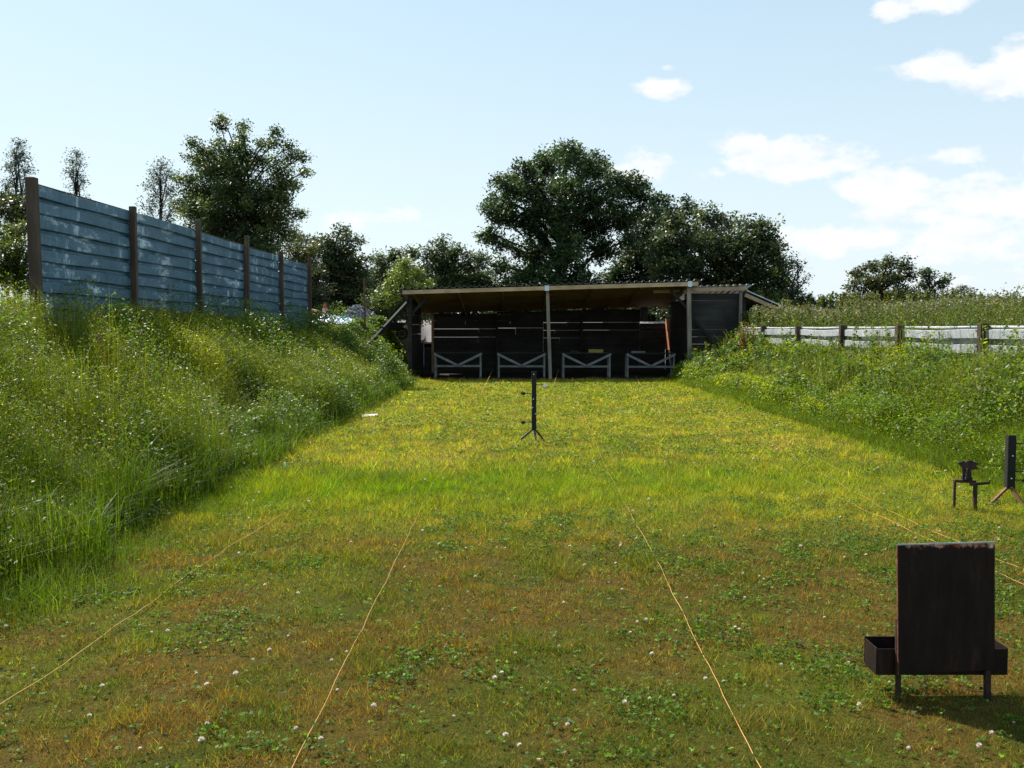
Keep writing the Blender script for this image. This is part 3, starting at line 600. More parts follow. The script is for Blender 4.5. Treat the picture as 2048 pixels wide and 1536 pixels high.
# ------------------------------------------------------------------ reset target on a frame
q = onfloor(1925, 1014); X, Y = q.x, q.y; g0 = gz(X, Y)
px = Y/F
kt = empty('knockdown_target', (X, Y, g0), 'dark knock-down target on a two-legged iron frame beside the right spinner', 'target')
xa, xb = (1908-1925)*px, (1943-1925)*px; zt = g0+(1014-957)*px
mb = MB(); mb.bar((X+xa, Y, g0-.03), (X+xa, Y, zt), .02, .02); mb.build('leg', M['darkrust'], kt, bevel=.002)
mb = MB(); mb.bar((X+xb, Y-.06, g0-.03), (X+xb, Y-.06, zt-.01), .03, .03); mb.build('leg', M['darkrust'], kt, bevel=.002)
mb = MB(); mb.bar((X+xa-.008, Y, zt), (X+xb+.03, Y, zt-.006), .04, .025); mb.bar((X+.005+.02, Y-.07, zt-.022), (X+.20, Y-.07, zt-.008), .02, .024); mb.bar((X+.2, Y-.07, zt-.008), (X+.203, Y-.07, zt+.018), .012, .008); mb.build('frame', M['darkrust'], kt, bevel=.002)
pl = [(-.005, 0), (.075, 0), (.08, .05), (.075, .085), (.13, .095), (.155, .088), (.12, .125), (.16, .14), (.11, .16), (.07, .175), (.04, .165), (.03, .155), (.01, .168), (-.03, .155), (-.045, .145), (-.02, .135), (-.006, .11), (.0, .06)]
mb = MB(); mb.poly(pl, (X-.01, Y-.01, zt+.012), (1, 0, 0), (0, .12, 1), .014); mb.build('silhouette', M['darkrust'], kt, bevel=.002)
mb = MB(); mb.box(X, X+.06, Y-.05, Y+.05, zt+.012, zt+.04); mb.box(X+.005, X+.015, Y-.06, Y-.02, zt+.05, zt+.12); mb.build('hinge', M['black'], kt, bevel=.002)
# ------------------------------------------------------------------ plate target with tray in the foreground
Yb = 4.02; tb = empty('plate_target', (1.77, Yb, 0), 'large dark square plate target with a bullet tray behind, front right of the lawn', 'target')
tl, tr, bl, br = at(1795, 1091, Yb), at(1990, 1086, Yb), at(1797, 1350, Yb), at(1990, 1340, Yb)
zt, zb = (tl.z+tr.z)/2, .215
mb = MB(); mb.add([tl, tr, br, bl]+[v+Vector((0, .008, 0)) for v in (tl, tr, br, bl)], [(0, 1, 2, 3), (7, 6, 5, 4), (0, 4, 5, 1), (1, 5, 6, 2), (2, 6, 7, 3), (3, 7, 4, 0)]); mb.build('plate', M['plate'], tb, bevel=.0015)
for (a, b_) in ((tl, tr), (tl, bl)):
    mb = MB(); mb.bar(a+Vector((0, .004, .001)), b_+Vector((0, .004, .001)), .003, .0095); mb.build('rim', M['bracket'] if a is tl and b_ is tr else M['rust'], tb)
for (u, w) in ((1800, .02), (1979, .026)):
    p0 = at(u, 1415, Yb+.0); p1 = at(u, 1240, Yb-.0); mb = MB(); mb.bar((p0.x+.002, Yb+.022, -.05), (p1.x, Yb+.022, p1.z), w, .02); mb.build('leg', M['darkrust'], tb, bevel=.002)
# tray: open box behind the plate
x0, x1 = at(1757, 1300, Yb+.02).x, at(2018, 1300, Yb+.02).x; zt2, zb2 = at(1742, 1300, Yb+.02).z, at(1742, 1352, Yb+.02).z; y0, y1 = Yb+.034, Yb+.165
zt2 = zt2+.0; mb = MB(); th = .004
mb.box(x0, x1, y0, y0+th, zb2, zt2); mb.box(x0-.006, x1+.006, y1, y1+th, zb2+.01, zt2+.012); mb.box(x0-.004, x0, y0, y1, zb2, zt2+.004); mb.box(x1, x1+.004, y0, y1, zb2, zt2+.004); mb.box(x0+.0005, x1-.0005, y0+.005, y1-.001, zb2-.003, zb2+.001)
mb.build('tray', M['rust'] if False else M['plate'], tb, bevel=.001)
# ------------------------------------------------------------------ pull cords on the ground
def cord(pix, label, rad=.0026, z=.012, ends=None, sagamp=.006):
    P = [onfloor(u, v, z) for u, v in pix]; out = []
    for a, b_ in zip(P[:-1], P[1:]):
        n = max(2, int((b_-a).length/.12))
        for i in range(n):
            p = a.lerp(b_, i/n); out.append(p)
    out.append(P[-1]); rs = random.Random(len(pix)*7+int(pix[0][0])); o2 = []
    for i, p in enumerate(out):
        o2.append(Vector((p.x+rs.uniform(-1, 1)*.0025, p.y, gz(p.x, p.y)+z+sagamp*math.sin(i*.8)+rs.uniform(-.003, .003))))
    if ends: o2.append(Vector(ends))
    mb = MB(); mb.tube(o2, [rad*max(.8, p.y/16) for p in o2], 5); tag(mb.build('pull_cord', M['twine'], smooth=True), label, 'cord', 'orange pull cords laid along the lawn')
G = .025
cord([(-60, 1452), (0, 1415), (180, 1295), (410, 1128), (560, 1035), (700, 950), (850, 850), (960, 790)], 'orange cord crossing the brown turf at the lower left corner', .0025, G, (at(986, 742, 30.6).x, 30.6, .3))
cord([(560, 1590), (585, 1536), (660, 1385), (760, 1190), (830, 1045), (870, 960), (960, 860), (1105, 775)], 'orange cord running up the lawn left of centre from the bottom edge', .0025, G, (at(1118, 742, 30.6).x, 30.6, .32))
cord([(1565, 1600), (1525, 1536), (1400, 1290), (1310, 1110), (1265, 1035), (1215, 940), (1180, 860), (1150, 790)], 'orange cord running up the lawn right of centre from the bottom edge', .0025, G)
cord([(2110, 1170), (2048, 1140), (1930, 1090), (1800, 1030), (1640, 945), (1540, 885), (1450, 845), (1285, 776)], 'upper of two close orange cords passing behind the plate target', .0025, G, (at(1270, 753, 30.6).x, 30.6, .12))
cord([(2110, 1205), (2048, 1172), (1985, 1140), (1830, 1063), (1640, 975), (1500, 905), (1330, 830), (1240, 780)], 'lower of two close orange cords passing behind the plate target', .0025, G)
cord([(1905, 958), (1860, 965), (1800, 968), (1740, 962), (1660, 930), (1590, 890), (1500, 850), (1400, 810)], 'slack orange cord curving to the knock-down target on the right', .0025, G)
# ------------------------------------------------------------------ litter and yard objects
q = onfloor(740, 834); mb = MB(); mb.frame((q.x, q.y, .03), (.14, .02, .006), (-.02, .10, .01), (0, 0, .004)); mb.frame((q.x-.03, q.y-.08, .02), (.05, 0, 0), (0, .012, .01), (0, 0, .012)); tag(mb.build('broken_target', M['white'], bevel=.002), 'flat white scrap of board lying on the far lawn near the left bank', 'litter')
q = onfloor(570, 943); mb = MB(); z0 = gz(q.x, q.y); mb.tube([(q.x, q.y, z0), (q.x, q.y, z0+.05), (q.x+.004, q.y, z0+.075), (q.x+.004, q.y, z0+.09)], [.02, .021, .010, .006], 10); tag(mb.build('small_bottle', M['bracket'], smooth=True), 'tiny pale blue-white bottle standing in the grass near the left bank', 'bottle')
q = onfloor(512, 925); mb = MB(); mb.frame((q.x, q.y, .06), (.05, .01, .008), (0, .03, .012), (0, 0, .003)); tag(mb.build('white_scrap', M['white'], bevel=.001), 'small white scrap caught in grass at the foot of the left bank', 'litter')
# wheelbarrow
Yw = 32.6; wb = empty('wheelbarrow', tuple(at(785, 672, Yw)), 'dark wheelbarrow standing on the yard left of the shelter', 'wheelbarrow')
def W(u, v, dy=0): return at(u, v, Yw)+Vector((0, dy, 0))
mb = MB(); a, b_, c_, d_ = W(771, 644), W(812, 647), W(797, 660), W(776, 658)
for s_, dy in ((1, -.28), (1, .28)): pass
top = [W(770, 643, -.3), W(813, 646, -.22), W(813, 646, .22), W(770, 643, .3)]; bot = [W(778, 659, -.18), W(797, 660, -.15), W(797, 660, .15), W(778, 659, .18)]
mb.add(top+bot, [(0, 1, 5, 4), (1, 2, 6, 5), (2, 3, 7, 6), (3, 0, 4, 7), (4, 5, 6, 7)]); mb.build('tub', M['black'], wb, solid=.01)
for dy in (-.24, .24):
    mb = MB(); mb.tube([W(744, 637, dy), W(752, 640, dy), W(762, 652, dy), W(800, 664, dy*.4), W(806, 667, dy*.25)], .018, 8); mb.build('handle', M['rust'], wb, smooth=True)
    mb = MB(); mb.tube([W(776, 660, dy*.8), W(768, 676, dy*.9)], .016, 8); mb.tube([W(768, 676, dy*.9), W(780, 662, dy*.3)], .012, 6); mb.build('leg', M['rust'], wb)
c0 = W(804, 667); mb = MB(); mb.tube([c0+Vector((.17*math.cos(t), 0, .17*math.sin(t))) for t in np.linspace(0, 2*math.pi, 21)], .045, 8, cap=False); ty = mb.build('wheel', M['black'], wb, smooth=True)
mb = MB(); mb.tube([c0+Vector((0, -.03, 0)), c0+Vector((0, .03, 0))], .10, 14); mb.build('rim', M['darkrust'], ty)
# wire fence beyond
pA = at(728, 556, 30.4); zg = gz(pA.x, 30.4); wf = empty('wire_fence', (pA.x, 30.4, zg), 'rusty thin post carrying fine wires beyond the steel fence end', 'fence')
mb = MB(); mb.bar((pA.x+.03, 30.4, zg-.2), (pA.x, 30.4, pA.z), .05, .05); mb.build('post', M['orust'], wf)
for z0, z1 in ((3.3, 3.15), (2.75, 2.65), (2.3, 2.25)):
    mb = MB(); mb.tube([(-5.7, 27.1, z0), ((-5.7+pA.x)/2, 28.7, (z0+z1)/2-.03), (pA.x, 30.4, z1)], .004, 5); mb.build('wire', M['rust'], wf)
# rubble heap
def heap(name, cx, cy, rx, ry, h, n, smin, smax, mat, label, cat):
    rs = random.Random(9); mb = MB(); z0 = gz(cx, cy)
    for i in range(n):
        t = rs.random()**.5; a = rs.uniform(0, 6.283); x = cx+rx*t*math.cos(a); y = cy+ry*t*math.sin(a); z = z0+h*max(0, 1-t**1.7)*rs.uniform(.55, 1.02)
        s = rs.uniform(smin, smax); m = Matrix.Rotation(rs.uniform(0, 3), 3, Vector((rs.random(), rs.random(), rs.random()+.1)).normalized())
        mb.frame((x, y, z), m @ Vector((s, 0, 0)), m @ Vector((0, s*rs.uniform(.6, 1), 0)), m @ Vector((0, 0, s*rs.uniform(.4, .8))))
    return tag(mb.build(name, mat), label, cat)
q = at(716, 640, 43); heap('rubble_heap', q.x, 43, .98, .8, .72, 420, .05, .12, M['stone'], 'grey heap of broken stone on the yard behind the wire fence', 'heap')
# tarpaulin debris
gx, gy = np.meshgrid(np.linspace(0, 1, 44), np.linspace(0, 1, 26)); a = at(622, 640, 36); b2_ = at(712, 640, 36)
X = a.x+(b2_.x-a.x)*gx; Y = 35.2+2.0*gy; rid = np.abs(fbm(gx*9, gy*7, 1.0, 4)-.5)*2
e = np.minimum(np.minimum(gx, 1-gx)*5, np.minimum(gy, 1-gy)*5).clip(0, 1); Z = ground_z(X, Y)+.04+e*(.10+.5*rid*(1-.5*gx))
V = np.stack([X.ravel(), Y.ravel(), Z.ravel()], 1); ii, jj = np.meshgrid(np.arange(43), np.arange(25)); b = (jj*44+ii).ravel()
tag(link('crumpled_sheet', quads_mesh('crumpled_sheet', V, faces=np.stack([b, b+1, b+45, b+44], 1)), M['tarp']), 'crumpled blue and white plastic sheeting on the yard past the steel fence', 'plastic sheet')
for i, (u0, v0, u1, v1, Yp, w, lab) in enumerate(((612, 617, 656, 627, 38, .22, 'pale sawn plank lying highest on the yard beside the steel fence end'), (622, 628, 655, 630, 37.4, .16, 'short pale plank just below the longest plank at the steel fence end'), (655, 620, 660, 620, 39, .16, 'stub of plank lying beside the red and white cone'), (640, 644, 668, 648, 34.8, .12, 'low plank in front of the crumpled plastic sheeting'))):
    mb = MB(); mb.bar(at(u0, v0, Yp), at(u1, v1, Yp-.3), w, .07); tag(mb.build('plank', M['timber'], bevel=.004), lab, 'plank', 'planks left on the yard')
mb = MB(); q0, q1 = at(600, 632, 38.6), at(675, 624, 38.6); mb.box(q0.x, q1.x, 38.3, 39.5, gz(q0.x, 38.6)-.1, q1.z-.08); tag(mb.build('timber_stack', M['board'], bevel=.01), 'low dark stack of boards under the planks and cone', 'timber stack')
q = at(650, 622, 38.7); cn = empty('traffic_cone', tuple(q), 'small red and white cone standing on the planks past the steel fence', 'traffic cone')
mb = MB(); mb.tube([q+Vector((0, 0, .1)), q+Vector((.01, 0, .34))], [.085, .03], 12); mb.build('cone_body', M['red'], cn); mb = MB(); mb.tube([q+Vector((0, 0, .01)), q+Vector((0, 0, .10))], [.115, .087], 12); mb.build('sleeve', M['white'], cn)
mb = MB(); mb.box(q.x-.15, q.x+.15, q.y-.15, q.y+.15, q.z-.02, q.z+.012); mb.build('base', M['red'], cn, bevel=.005)
# ------------------------------------------------------------------ trees
TREE_N = [0]
def tree(name, label, Y, base_u, blobs, leaf=.16, dens=1.0, col=(.05, .075, .02), depth=.7, cat='tree', trunk_r=.2, twig=0, gz0=None, clump=.3, group=None, hi=(.10, .13, .03), fill=1.0, mat='treeleaf'):
    TREE_N[0] += 1; rs = random.Random(100+TREE_N[0]); rg = np.random.default_rng(200+TREE_N[0])
    b0 = at(base_u, 660, Y); z0 = gz(b0.x, Y) if gz0 is None else gz0; base = Vector((b0.x, Y, z0-.1))
    root = empty(name, tuple(base), label, cat, group)
    col = tuple(x*1.15 for x in col); hi = tuple(x*1.3 for x in hi); leaf *= .85; dens *= 1.15; cs = []; Rm = Y/F
    umin, umax = min(b[0]-b[2] for b in blobs), max(b[0]+b[2] for b in blobs); uc = (umin+umax)/2; ur = (umax-umin)/2
    for (u, v, r) in blobs:
        k = max(0, 1-((u-uc)/ur)**2)**.5; 
        for rep in range(2 if r > 28 else 1):
            dy = rs.uniform(-1, 1)*depth*ur*Rm*k*.8; c = at(u, v, Y+dy); cs.append((c, r*Rm))
    # trunk and limbs
    mb = MB(); cen = Vector((0, 0, 0))
    for c, r in cs: cen += c
    cen /= len(cs); zmin = min(c.z-r for c, r in cs); fork = Vector((base.x*.6+cen.x*.4, Y, max(z0+.6, min(zmin+.5, z0+(cen.z-z0)*.45))))
    mid = base.lerp(fork, .5)+Vector((rs.uniform(-.1, .1), rs.uniform(-.1, .1), 0)); topp = Vector((cen.x, cen.y, max(c.z for c, r in cs)-.3))
    mb.tube([base, mid, fork, fork.lerp(topp, .5)+Vector((rs.uniform(-.3, .3), 0, 0)), topp], [trunk_r*1.25, trunk_r, trunk_r*.8, trunk_r*.45, trunk_r*.08], 9)
    for c, r in cs:
        st = fork.lerp(topp, max(0, min(.75, (c.z-fork.z)/(topp.z-fork.z+.01)-.35))); m = st.lerp(c, .5)+Vector((rs.uniform(-.15, .15), rs.uniform(-.15, .15), .12*(c-st).length))
        rr = trunk_r*.38; mb.tube([st, m, c], [rr, rr*.55, rr*.2], 6)
        for q in range(5+twig):
            d = Vector((rs.gauss(0, 1), rs.gauss(0, 1), rs.gauss(.35, .8))).normalized()*r*rs.uniform(.7, 1.15); mb.tube([m.lerp(c, rs.uniform(.3, 1)), c+d*.5+Vector((0, 0, .05)), c+d], [rr*.2, rr*.12, rr*.05], 4, cap=False)
    mb.build('trunk', M['bark'], root, smooth=True)
    PP, CL = [], []
    for c, r in cs:
        nc = max(6, int(38*dens*(r/clump/3)**1.7)); D = rg.normal(size=(nc, 3)); D /= np.linalg.norm(D, axis=1)[:, None]; rad = r*(rg.random(nc)**.45)*1.02
        K = np.array(c)+D*rad[:, None]*np.array([1, 1, .92]); m = max(8, int(fill*34*(clump/leaf/1.9)**1.5))
        base_c = np.clip(np.array(col)*(1+.35*rg.normal(size=(nc, 1))), .01, .4); hm = sst((rg.random(nc)-.45)*1.6)[:, None]*.8
        base_c = base_c*(1-hm)+np.array(hi)*hm
        P = np.repeat(K, m, 0)+rg.normal(size=(nc*m, 3))*clump*.5*np.array([1, 1, .7]); PP.append(P); CL.append(np.repeat(base_c, m, 0))
    P = np.concatenate(PP); C_ = np.concatenate(CL); n = len(P)
    C_ = np.clip(C_*np.exp(rg.normal(size=(n, 1))*.2), .004, .5); v, cc = leaves(P, leaf*(.55+.9*rg.random(n)), C_, up=.25, aspect=.55)
    link('crown', quads_mesh('crown', v, 4, cc), M[mat], root)
    return root
GD = (.030, .055, .020); GH = (.075, .11, .035)
big = [(1135, 312, 34), (1090, 330, 34), (1185, 335, 34), (1050, 345, 26), (1225, 360, 26), (1020, 375, 36), (1075, 385, 42), (1140, 385, 46), (1200, 395, 38), (1262, 378, 34), (1285, 400, 20), (990, 395, 18), (1000, 425, 34), (1055, 440, 36), (1120, 445, 42), (1185, 450, 40), (1245, 435, 34), (980, 468, 18), (1010, 485, 24), (1075, 500, 40), (1140, 505, 40), (1205, 500, 30), (1255, 480, 22), (975, 480, 12), (1000, 535, 26), (1050, 555, 36), (1110, 560, 40), (1165, 565, 34), (965, 475, 12)]
tree('broadleaf_tree', 'tallest dark round-crowned tree rising behind the middle of the shelter', 52, 1120, big, .20, 1.0, GD, .75, trunk_r=.38, clump=.42, hi=GH)
tree('broadleaf_tree', 'narrow dark tree wedged between the tallest tree and the wide tree behind the shelter', 56, 1285, [(1310, 405, 26), (1335, 420, 26), (1300, 450, 36), (1345, 450, 30), (1270, 440, 24), (1270, 500, 34), (1340, 500, 34), (1290, 500, 34), (1250, 540, 36), (1310, 545, 40), (1215, 570, 30), (1275, 580, 36), (1330, 590, 30)], .2, .9, (.025, .045, .018), .6, trunk_r=.25, clump=.4, hi=(.06, .09, .03))
tree('broadleaf_tree', 'wide dense tree with two rounded humps behind the right end of the shelter', 47, 1450, [(1375, 420, 26), (1345, 440, 28), (1415, 435, 28), (1452, 445, 26), (1500, 450, 28), (1535, 462, 26), (1330, 480, 32), (1380, 480, 36), (1430, 485, 36), (1485, 490, 36), (1535, 500, 30), (1560, 520, 20), (1325, 530, 34), (1380, 535, 38), (1440, 540, 38), (1500, 545, 38), (1550, 550, 32), (1350, 580, 34), (1410, 585, 34), (1470, 590, 34), (1530, 590, 34), (1575, 585, 26)], .18, 1.05, (.035, .055, .022), .7, trunk_r=.35, clump=.38, hi=(.12, .14, .05))
tree('thorn_tree', 'thin twiggy tree with sparse leaves at the right flank of the wide tree', 44, 1580, [(1585, 520, 14), (1600, 535, 16), (1610, 560, 15), (1595, 575, 18), (1585, 600, 20), (1605, 595, 16)], .13, .28, (.03, .045, .02), .5, trunk_r=.10, twig=8, clump=.28, hi=(.05, .07, .03), fill=.5)
# right background
tree('field_tree', 'umbrella-shaped open tree standing alone beyond the weeds on the right', 60, 1765, [(1745, 535, 18), (1775, 527, 17), (1810, 532, 16), (1720, 550, 18), (1705, 572, 14), (1825, 550, 12), (1765, 565, 22), (1740, 590, 26), (1790, 590, 26), (1710, 605, 22), (1745, 565, 20), (1790, 555, 20), (1765, 610, 28), (1815, 600, 24)], .2, 1.2, (.05, .06, .022), .6, trunk_r=.2, clump=.36, hi=(.10, .11, .04))
tree('field_tree', 'smaller dark tree just right of the umbrella-shaped tree', 62, 1868, [(1848, 552, 15), (1862, 545, 12), (1888, 560, 14), (1845, 578, 18), (1872, 580, 18), (1860, 600, 22), (1820, 590, 18)], .2, .9, (.035, .055, .03), .6, trunk_r=.2, clump=.34, hi=(.08, .10, .04))
tree('thorn_tree', 'low twiggy bush right of the field trees above the tall weeds', 50, 1915, [(1905, 585, 14), (1925, 580, 13), (1940, 590, 14), (1915, 600, 18), (1960, 600, 14)], .14, .5, (.04, .05, .02), .5, trunk_r=.08, twig=6, clump=.26, hi=(.08, .09, .03), fill=.7)
for u, w, Yh, lab in ((1640, 26, 44, 'low rounded hedge bush right behind the lean-to roof'), (2000, 44, 48, 'low distant hedge bush at the far right above the weeds'), (1700, 30, 66, 'faint low bush left under the umbrella-shaped tree')):
    tree('hedge_bush', lab, Yh, u, [(u-w*.5, 612, w*.5), (u+w*.4, 610, w*.5), (u, 606, w*.45), (u-w, 625, w*.5), (u+w, 624, w*.5)], .16, .9, (.05, .07, .02), .7, 'bush', .06, clump=.3, hi=(.11, .13, .03), group='hedge bushes beyond the weeds')
# left: bushy tree behind the fence
tree('willow_tree', 'large bushy tree with upright shoots just behind the blue-grey fence', 30, 470, [(445, 238, 7), (442, 252, 10), (488, 255, 8), (490, 272, 11), (548, 265, 8), (520, 290, 12), (385, 285, 8), (398, 300, 12), (578, 292, 8), (605, 315, 8), (612, 345, 8), (440, 300, 26), (480, 305, 26), (550, 285, 12), (585, 310, 10), (390, 320, 18), (420, 340, 34), (470, 345, 38), (520, 330, 28), (560, 335, 24), (375, 365, 22), (400, 390, 36), (450, 395, 40), (505, 390, 40), (555, 380, 32), (590, 370, 16), (365, 415, 18), (400, 430, 34), (455, 440, 40), (510, 440, 40), (560, 435, 32), (430, 470, 34), (480, 485, 38), (530, 485, 36), (575, 470, 24), (595, 430, 14), (500, 520, 34)], .10, 1.35, (.045, .07, .022), .7, trunk_r=.10, twig=4, clump=.24, hi=(.17, .20, .07), fill=.75)
# three thin trees far left
for u, vt, w, lab, Yt in ((35, 280, 28, 'slender bluish tree furthest left, its top above the first fence post', 42), (152, 298, 21, 'slender bluish tree with the narrowest pointed top, second from the left', 46), (322, 322, 30, 'slender bluish tree fanning up against the left side of the bushy tree', 38)):
    bl_ = [(u+2, vt+8, w*.4), (u-w*.3, vt+22, w*.5), (u+w*.35, vt+28, w*.55), (u, vt+42, w*.6), (u-w*.6, vt+52, w*.6), (u+w*.6, vt+62, w*.6), (u, vt+78, w*.8), (u-w*.8, vt+95, w*.6), (u+w*.7, vt+100, w*.7), (u, vt+120, w*.9), (u-w*.7, vt+140, w*.7), (u+w*.8, vt+145, w*.7), (u, vt+165, w*1.2)]
    tree('slender_tree', lab, Yt, u, bl_, .10, .95, (.05, .075, .075), .6, trunk_r=.10, twig=9, clump=.28, hi=(.09, .12, .12), fill=.45, group='slender trees on the left skyline')
tree('shrub', 'dark shrub behind the first fence post at the far left', 26, 25, [(5, 395, 20), (35, 405, 22), (60, 420, 22), (10, 430, 26), (45, 440, 26), (80, 440, 24), (150, 415, 16), (120, 440, 22), (180, 430, 16)], .12, .9, (.03, .04, .014), .7, 'shrub', .08, clump=.24, hi=(.07, .08, .02))
tree('shrub', 'yellow-green shrub on the bank left of the first fence post', 14.5, 25, [(10, 470, 28), (45, 465, 22), (20, 510, 32), (50, 520, 26), (0, 545, 32), (40, 560, 32), (-50, 500, 40)], .06, .9, (.07, .09, .014), .6, 'shrub', .04, clump=.13, hi=(.16, .18, .03))
tree('shrub', 'leafy olive shrub showing through the gap right of the last fence post', 34, 600, [(590, 490, 20), (620, 500, 22), (575, 520, 22), (610, 530, 24)], .11, .9, (.06, .07, .02), .7, 'shrub', .07, clump=.24, hi=(.13, .13, .05))
# middle background thicket as separate trees
tree('thicket_tree', 'dark pointed tree right of the steel fence with the tallest thicket top', 48, 685, [(685, 462, 16), (665, 485, 24), (700, 490, 26), (640, 510, 28), (680, 520, 34), (720, 525, 28), (650, 555, 34), (700, 560, 36), (640, 595, 34), (690, 600, 36), (735, 580, 28)], .17, 1.0, (.03, .045, .016), .6, trunk_r=.18, clump=.36, hi=(.07, .10, .04))
tree('thicket_tree', 'dark round tree between the fence end and the pointed thicket tree', 44, 610, [(600, 480, 20), (620, 500, 26), (590, 520, 26), (630, 545, 28), (600, 570, 30), (635, 590, 28), (605, 610, 26), (640, 615, 22)], .15, 1.0, (.03, .042, .018), .6, trunk_r=.15, clump=.34, hi=(.09, .11, .05))
tree('thicket_tree', 'low olive tree forming the dip in the skyline left of the shelter', 56, 790, [(755, 520, 22), (790, 512, 20), (820, 505, 18), (770, 545, 28), (810, 540, 26), (745, 560, 26), (790, 580, 32)], .17, 1.0, (.05, .07, .02), .6, trunk_r=.15, clump=.36, hi=(.12, .14, .04))
tree('thicket_tree', 'dark tree with ragged top left of the tallest tree', 50, 890, [(880, 492, 20), (905, 505, 22), (860, 510, 20), (935, 515, 20), (890, 535, 30), (930, 545, 28), (965, 520, 20), (850, 550, 26), (900, 575, 32), (955, 570, 32), (980, 590, 26)], .17, 1.0, (.035, .055, .018), .6, trunk_r=.18, clump=.36, hi=(.09, .12, .05))
tree('hawthorn', 'bright yellow-green bush overhanging the left corner of the shelter', 38, 815, [(815, 528, 16), (800, 548, 20), (835, 550, 20), (785, 575, 24), (820, 578, 24), (850, 568, 16), (770, 605, 22), (805, 610, 24)], .13, .9, (.10, .13, .02), .6, 'bush', .08, clump=.28, hi=(.24, .28, .04))
tree('hawthorn', 'dark green bush beside the prop at the left corner of the shelter', 38.5, 790, [(770, 640, 14), (800, 625, 22), (830, 620, 22), (760, 615, 24), (745, 595, 22), (850, 610, 22), (840, 640, 14)], .13, .9, (.04, .06, .02), .6, 'bush', .08, clump=.28, hi=(.10, .12, .03))
# a line of thicket behind everything, so that no sky shows low through the trunks
HW = [(570, 60), (660, 62), (750, 64), (840, 62), (930, 64), (1020, 60), (1110, 62), (1200, 60), (1290, 62), (1380, 58), (1470, 60), (1560, 56)]
for i, (u, Yh) in enumerate(HW):
    top = (540, 540, 545, 540, 535, 560, 575, 590, 585, 560, 560, 580)[i]
    tree('thicket_bush', 'dark thicket bush in the shaded hedge behind the yard and shelter', Yh, u, [(u-25, top+25, 30), (u+25, top+25, 30), (u, top+12, 26), (u-35, top+60, 34), (u, top+60, 36), (u+35, top+60, 34), (u-25, 640, 34), (u+25, 640, 34)], .22, .6, (.02, .032, .012), .8, 'bush', .1, clump=.45, hi=(.045, .06, .02), group='dark thicket bushes in the hedge behind the shelter')
# ------------------------------------------------------------------ single plants
def dock(x, y, h, label, rust=True, name='dock_plant'):
    z = gz(x, y)-.02; rg = np.random.default_rng(int(abs(x*100+y*10))); root = empty(name, (x, y, z), label, 'plant', 'seeding dock plants on the banks')
    n = 420; t = rg.random(n)**.8; P = np.stack([x+.04*np.sin(t*5)+rg.normal(size=n)*.03*(1.2-t), y+rg.normal(size=n)*.03, z+h*(.4+.6*t)], 1)
    base = np.tile((.13, .062, .025) if rust else (.2, .14, .05), (n, 1))*np.exp(rg.normal(size=(n, 1))*.3)
    v, cc = leaves(P, .013+.012*rg.random(n), base, up=0, aspect=.6); link('seed_head', quads_mesh('seed_head', v, 4, cc), M['leaf'], root)
    n = 26; P = np.stack([x+rg.normal(size=n)*.10, y+rg.normal(size=n)*.10, z+h*.4*rg.random(n)+.05], 1); v, cc = leaves(P, .12+.08*rg.random(n), jit((.09, .15, .015), n, .2), up=.4, aspect=.3); link('foliage', quads_mesh('foliage', v, 4, cc), M['leaf'], root)
    mb = MB(); mb.tube([(x, y, z), (x+.01, y, z+h*.6), (x+.02, y, z+h)], [.006, .005, .002], 6); mb.build('stem', M['orust'], root)
for (u, v, Y, h, lab) in ((283, 720, 13.2, .85, 'rust-brown seeding dock, tallest on the left bank below the second fence post'), (205, 790, 11, .8, 'rust-brown dock half hidden in grass at the left of the bank'), (430, 720, 17, .7, 'reddish dock on the bank below the third fence post'), (690, 690, 25, .6, 'small reddish dock near the shelter end of the left bank'), (515, 665, 21, .6, 'reddish dock below the fourth fence post')):
    q = at(u, v, Y); dock(q.x, Y, h, lab)
def brownbush(x, y, h, label):
    z = gz(x, y)-.02; rg = np.random.default_rng(8); root = empty('dock_clump', (x, y, z), label, 'plant'); PP = []; mb = MB()
    for s in range(9):
        a = rg.random()*6.28; hx = x+math.cos(a)*.22; hy = y+math.sin(a)*.22; hh = h*(.7+.3*rg.random()); mb.tube([(x, y, z), ((x+hx)/2, (y+hy)/2, z+hh*.5), (hx, hy, z+hh)], [.01, .007, .003], 5)
        m = 120; t = rg.random(m); PP.append(np.stack([x+(hx-x)*(.3+.7*t)+rg.normal(size=m)*.05, y+(hy-y)*(.3+.7*t)+rg.normal(size=m)*.05, z+hh*(.3+.7*t)], 1))
    P = np.concatenate(PP); n = len(P); c = np.where(rg.random((n, 1)) < .5, (.20, .09, .03), (.11, .13, .03)); v, cc = leaves(P, .04+.03*rg.random(n), c*np.exp(rg.normal(size=(n, 1))*.3), up=.1, aspect=.5)
    link('foliage', quads_mesh('foliage', v, 4, cc), M['leaf'], root); mb.build('stem', M['orust'], root)
q = at(1495, 640, 26.5); brownbush(q.x, 26.5, 1.35, 'tall brown seeding plant at the shelter end of the pale fence')
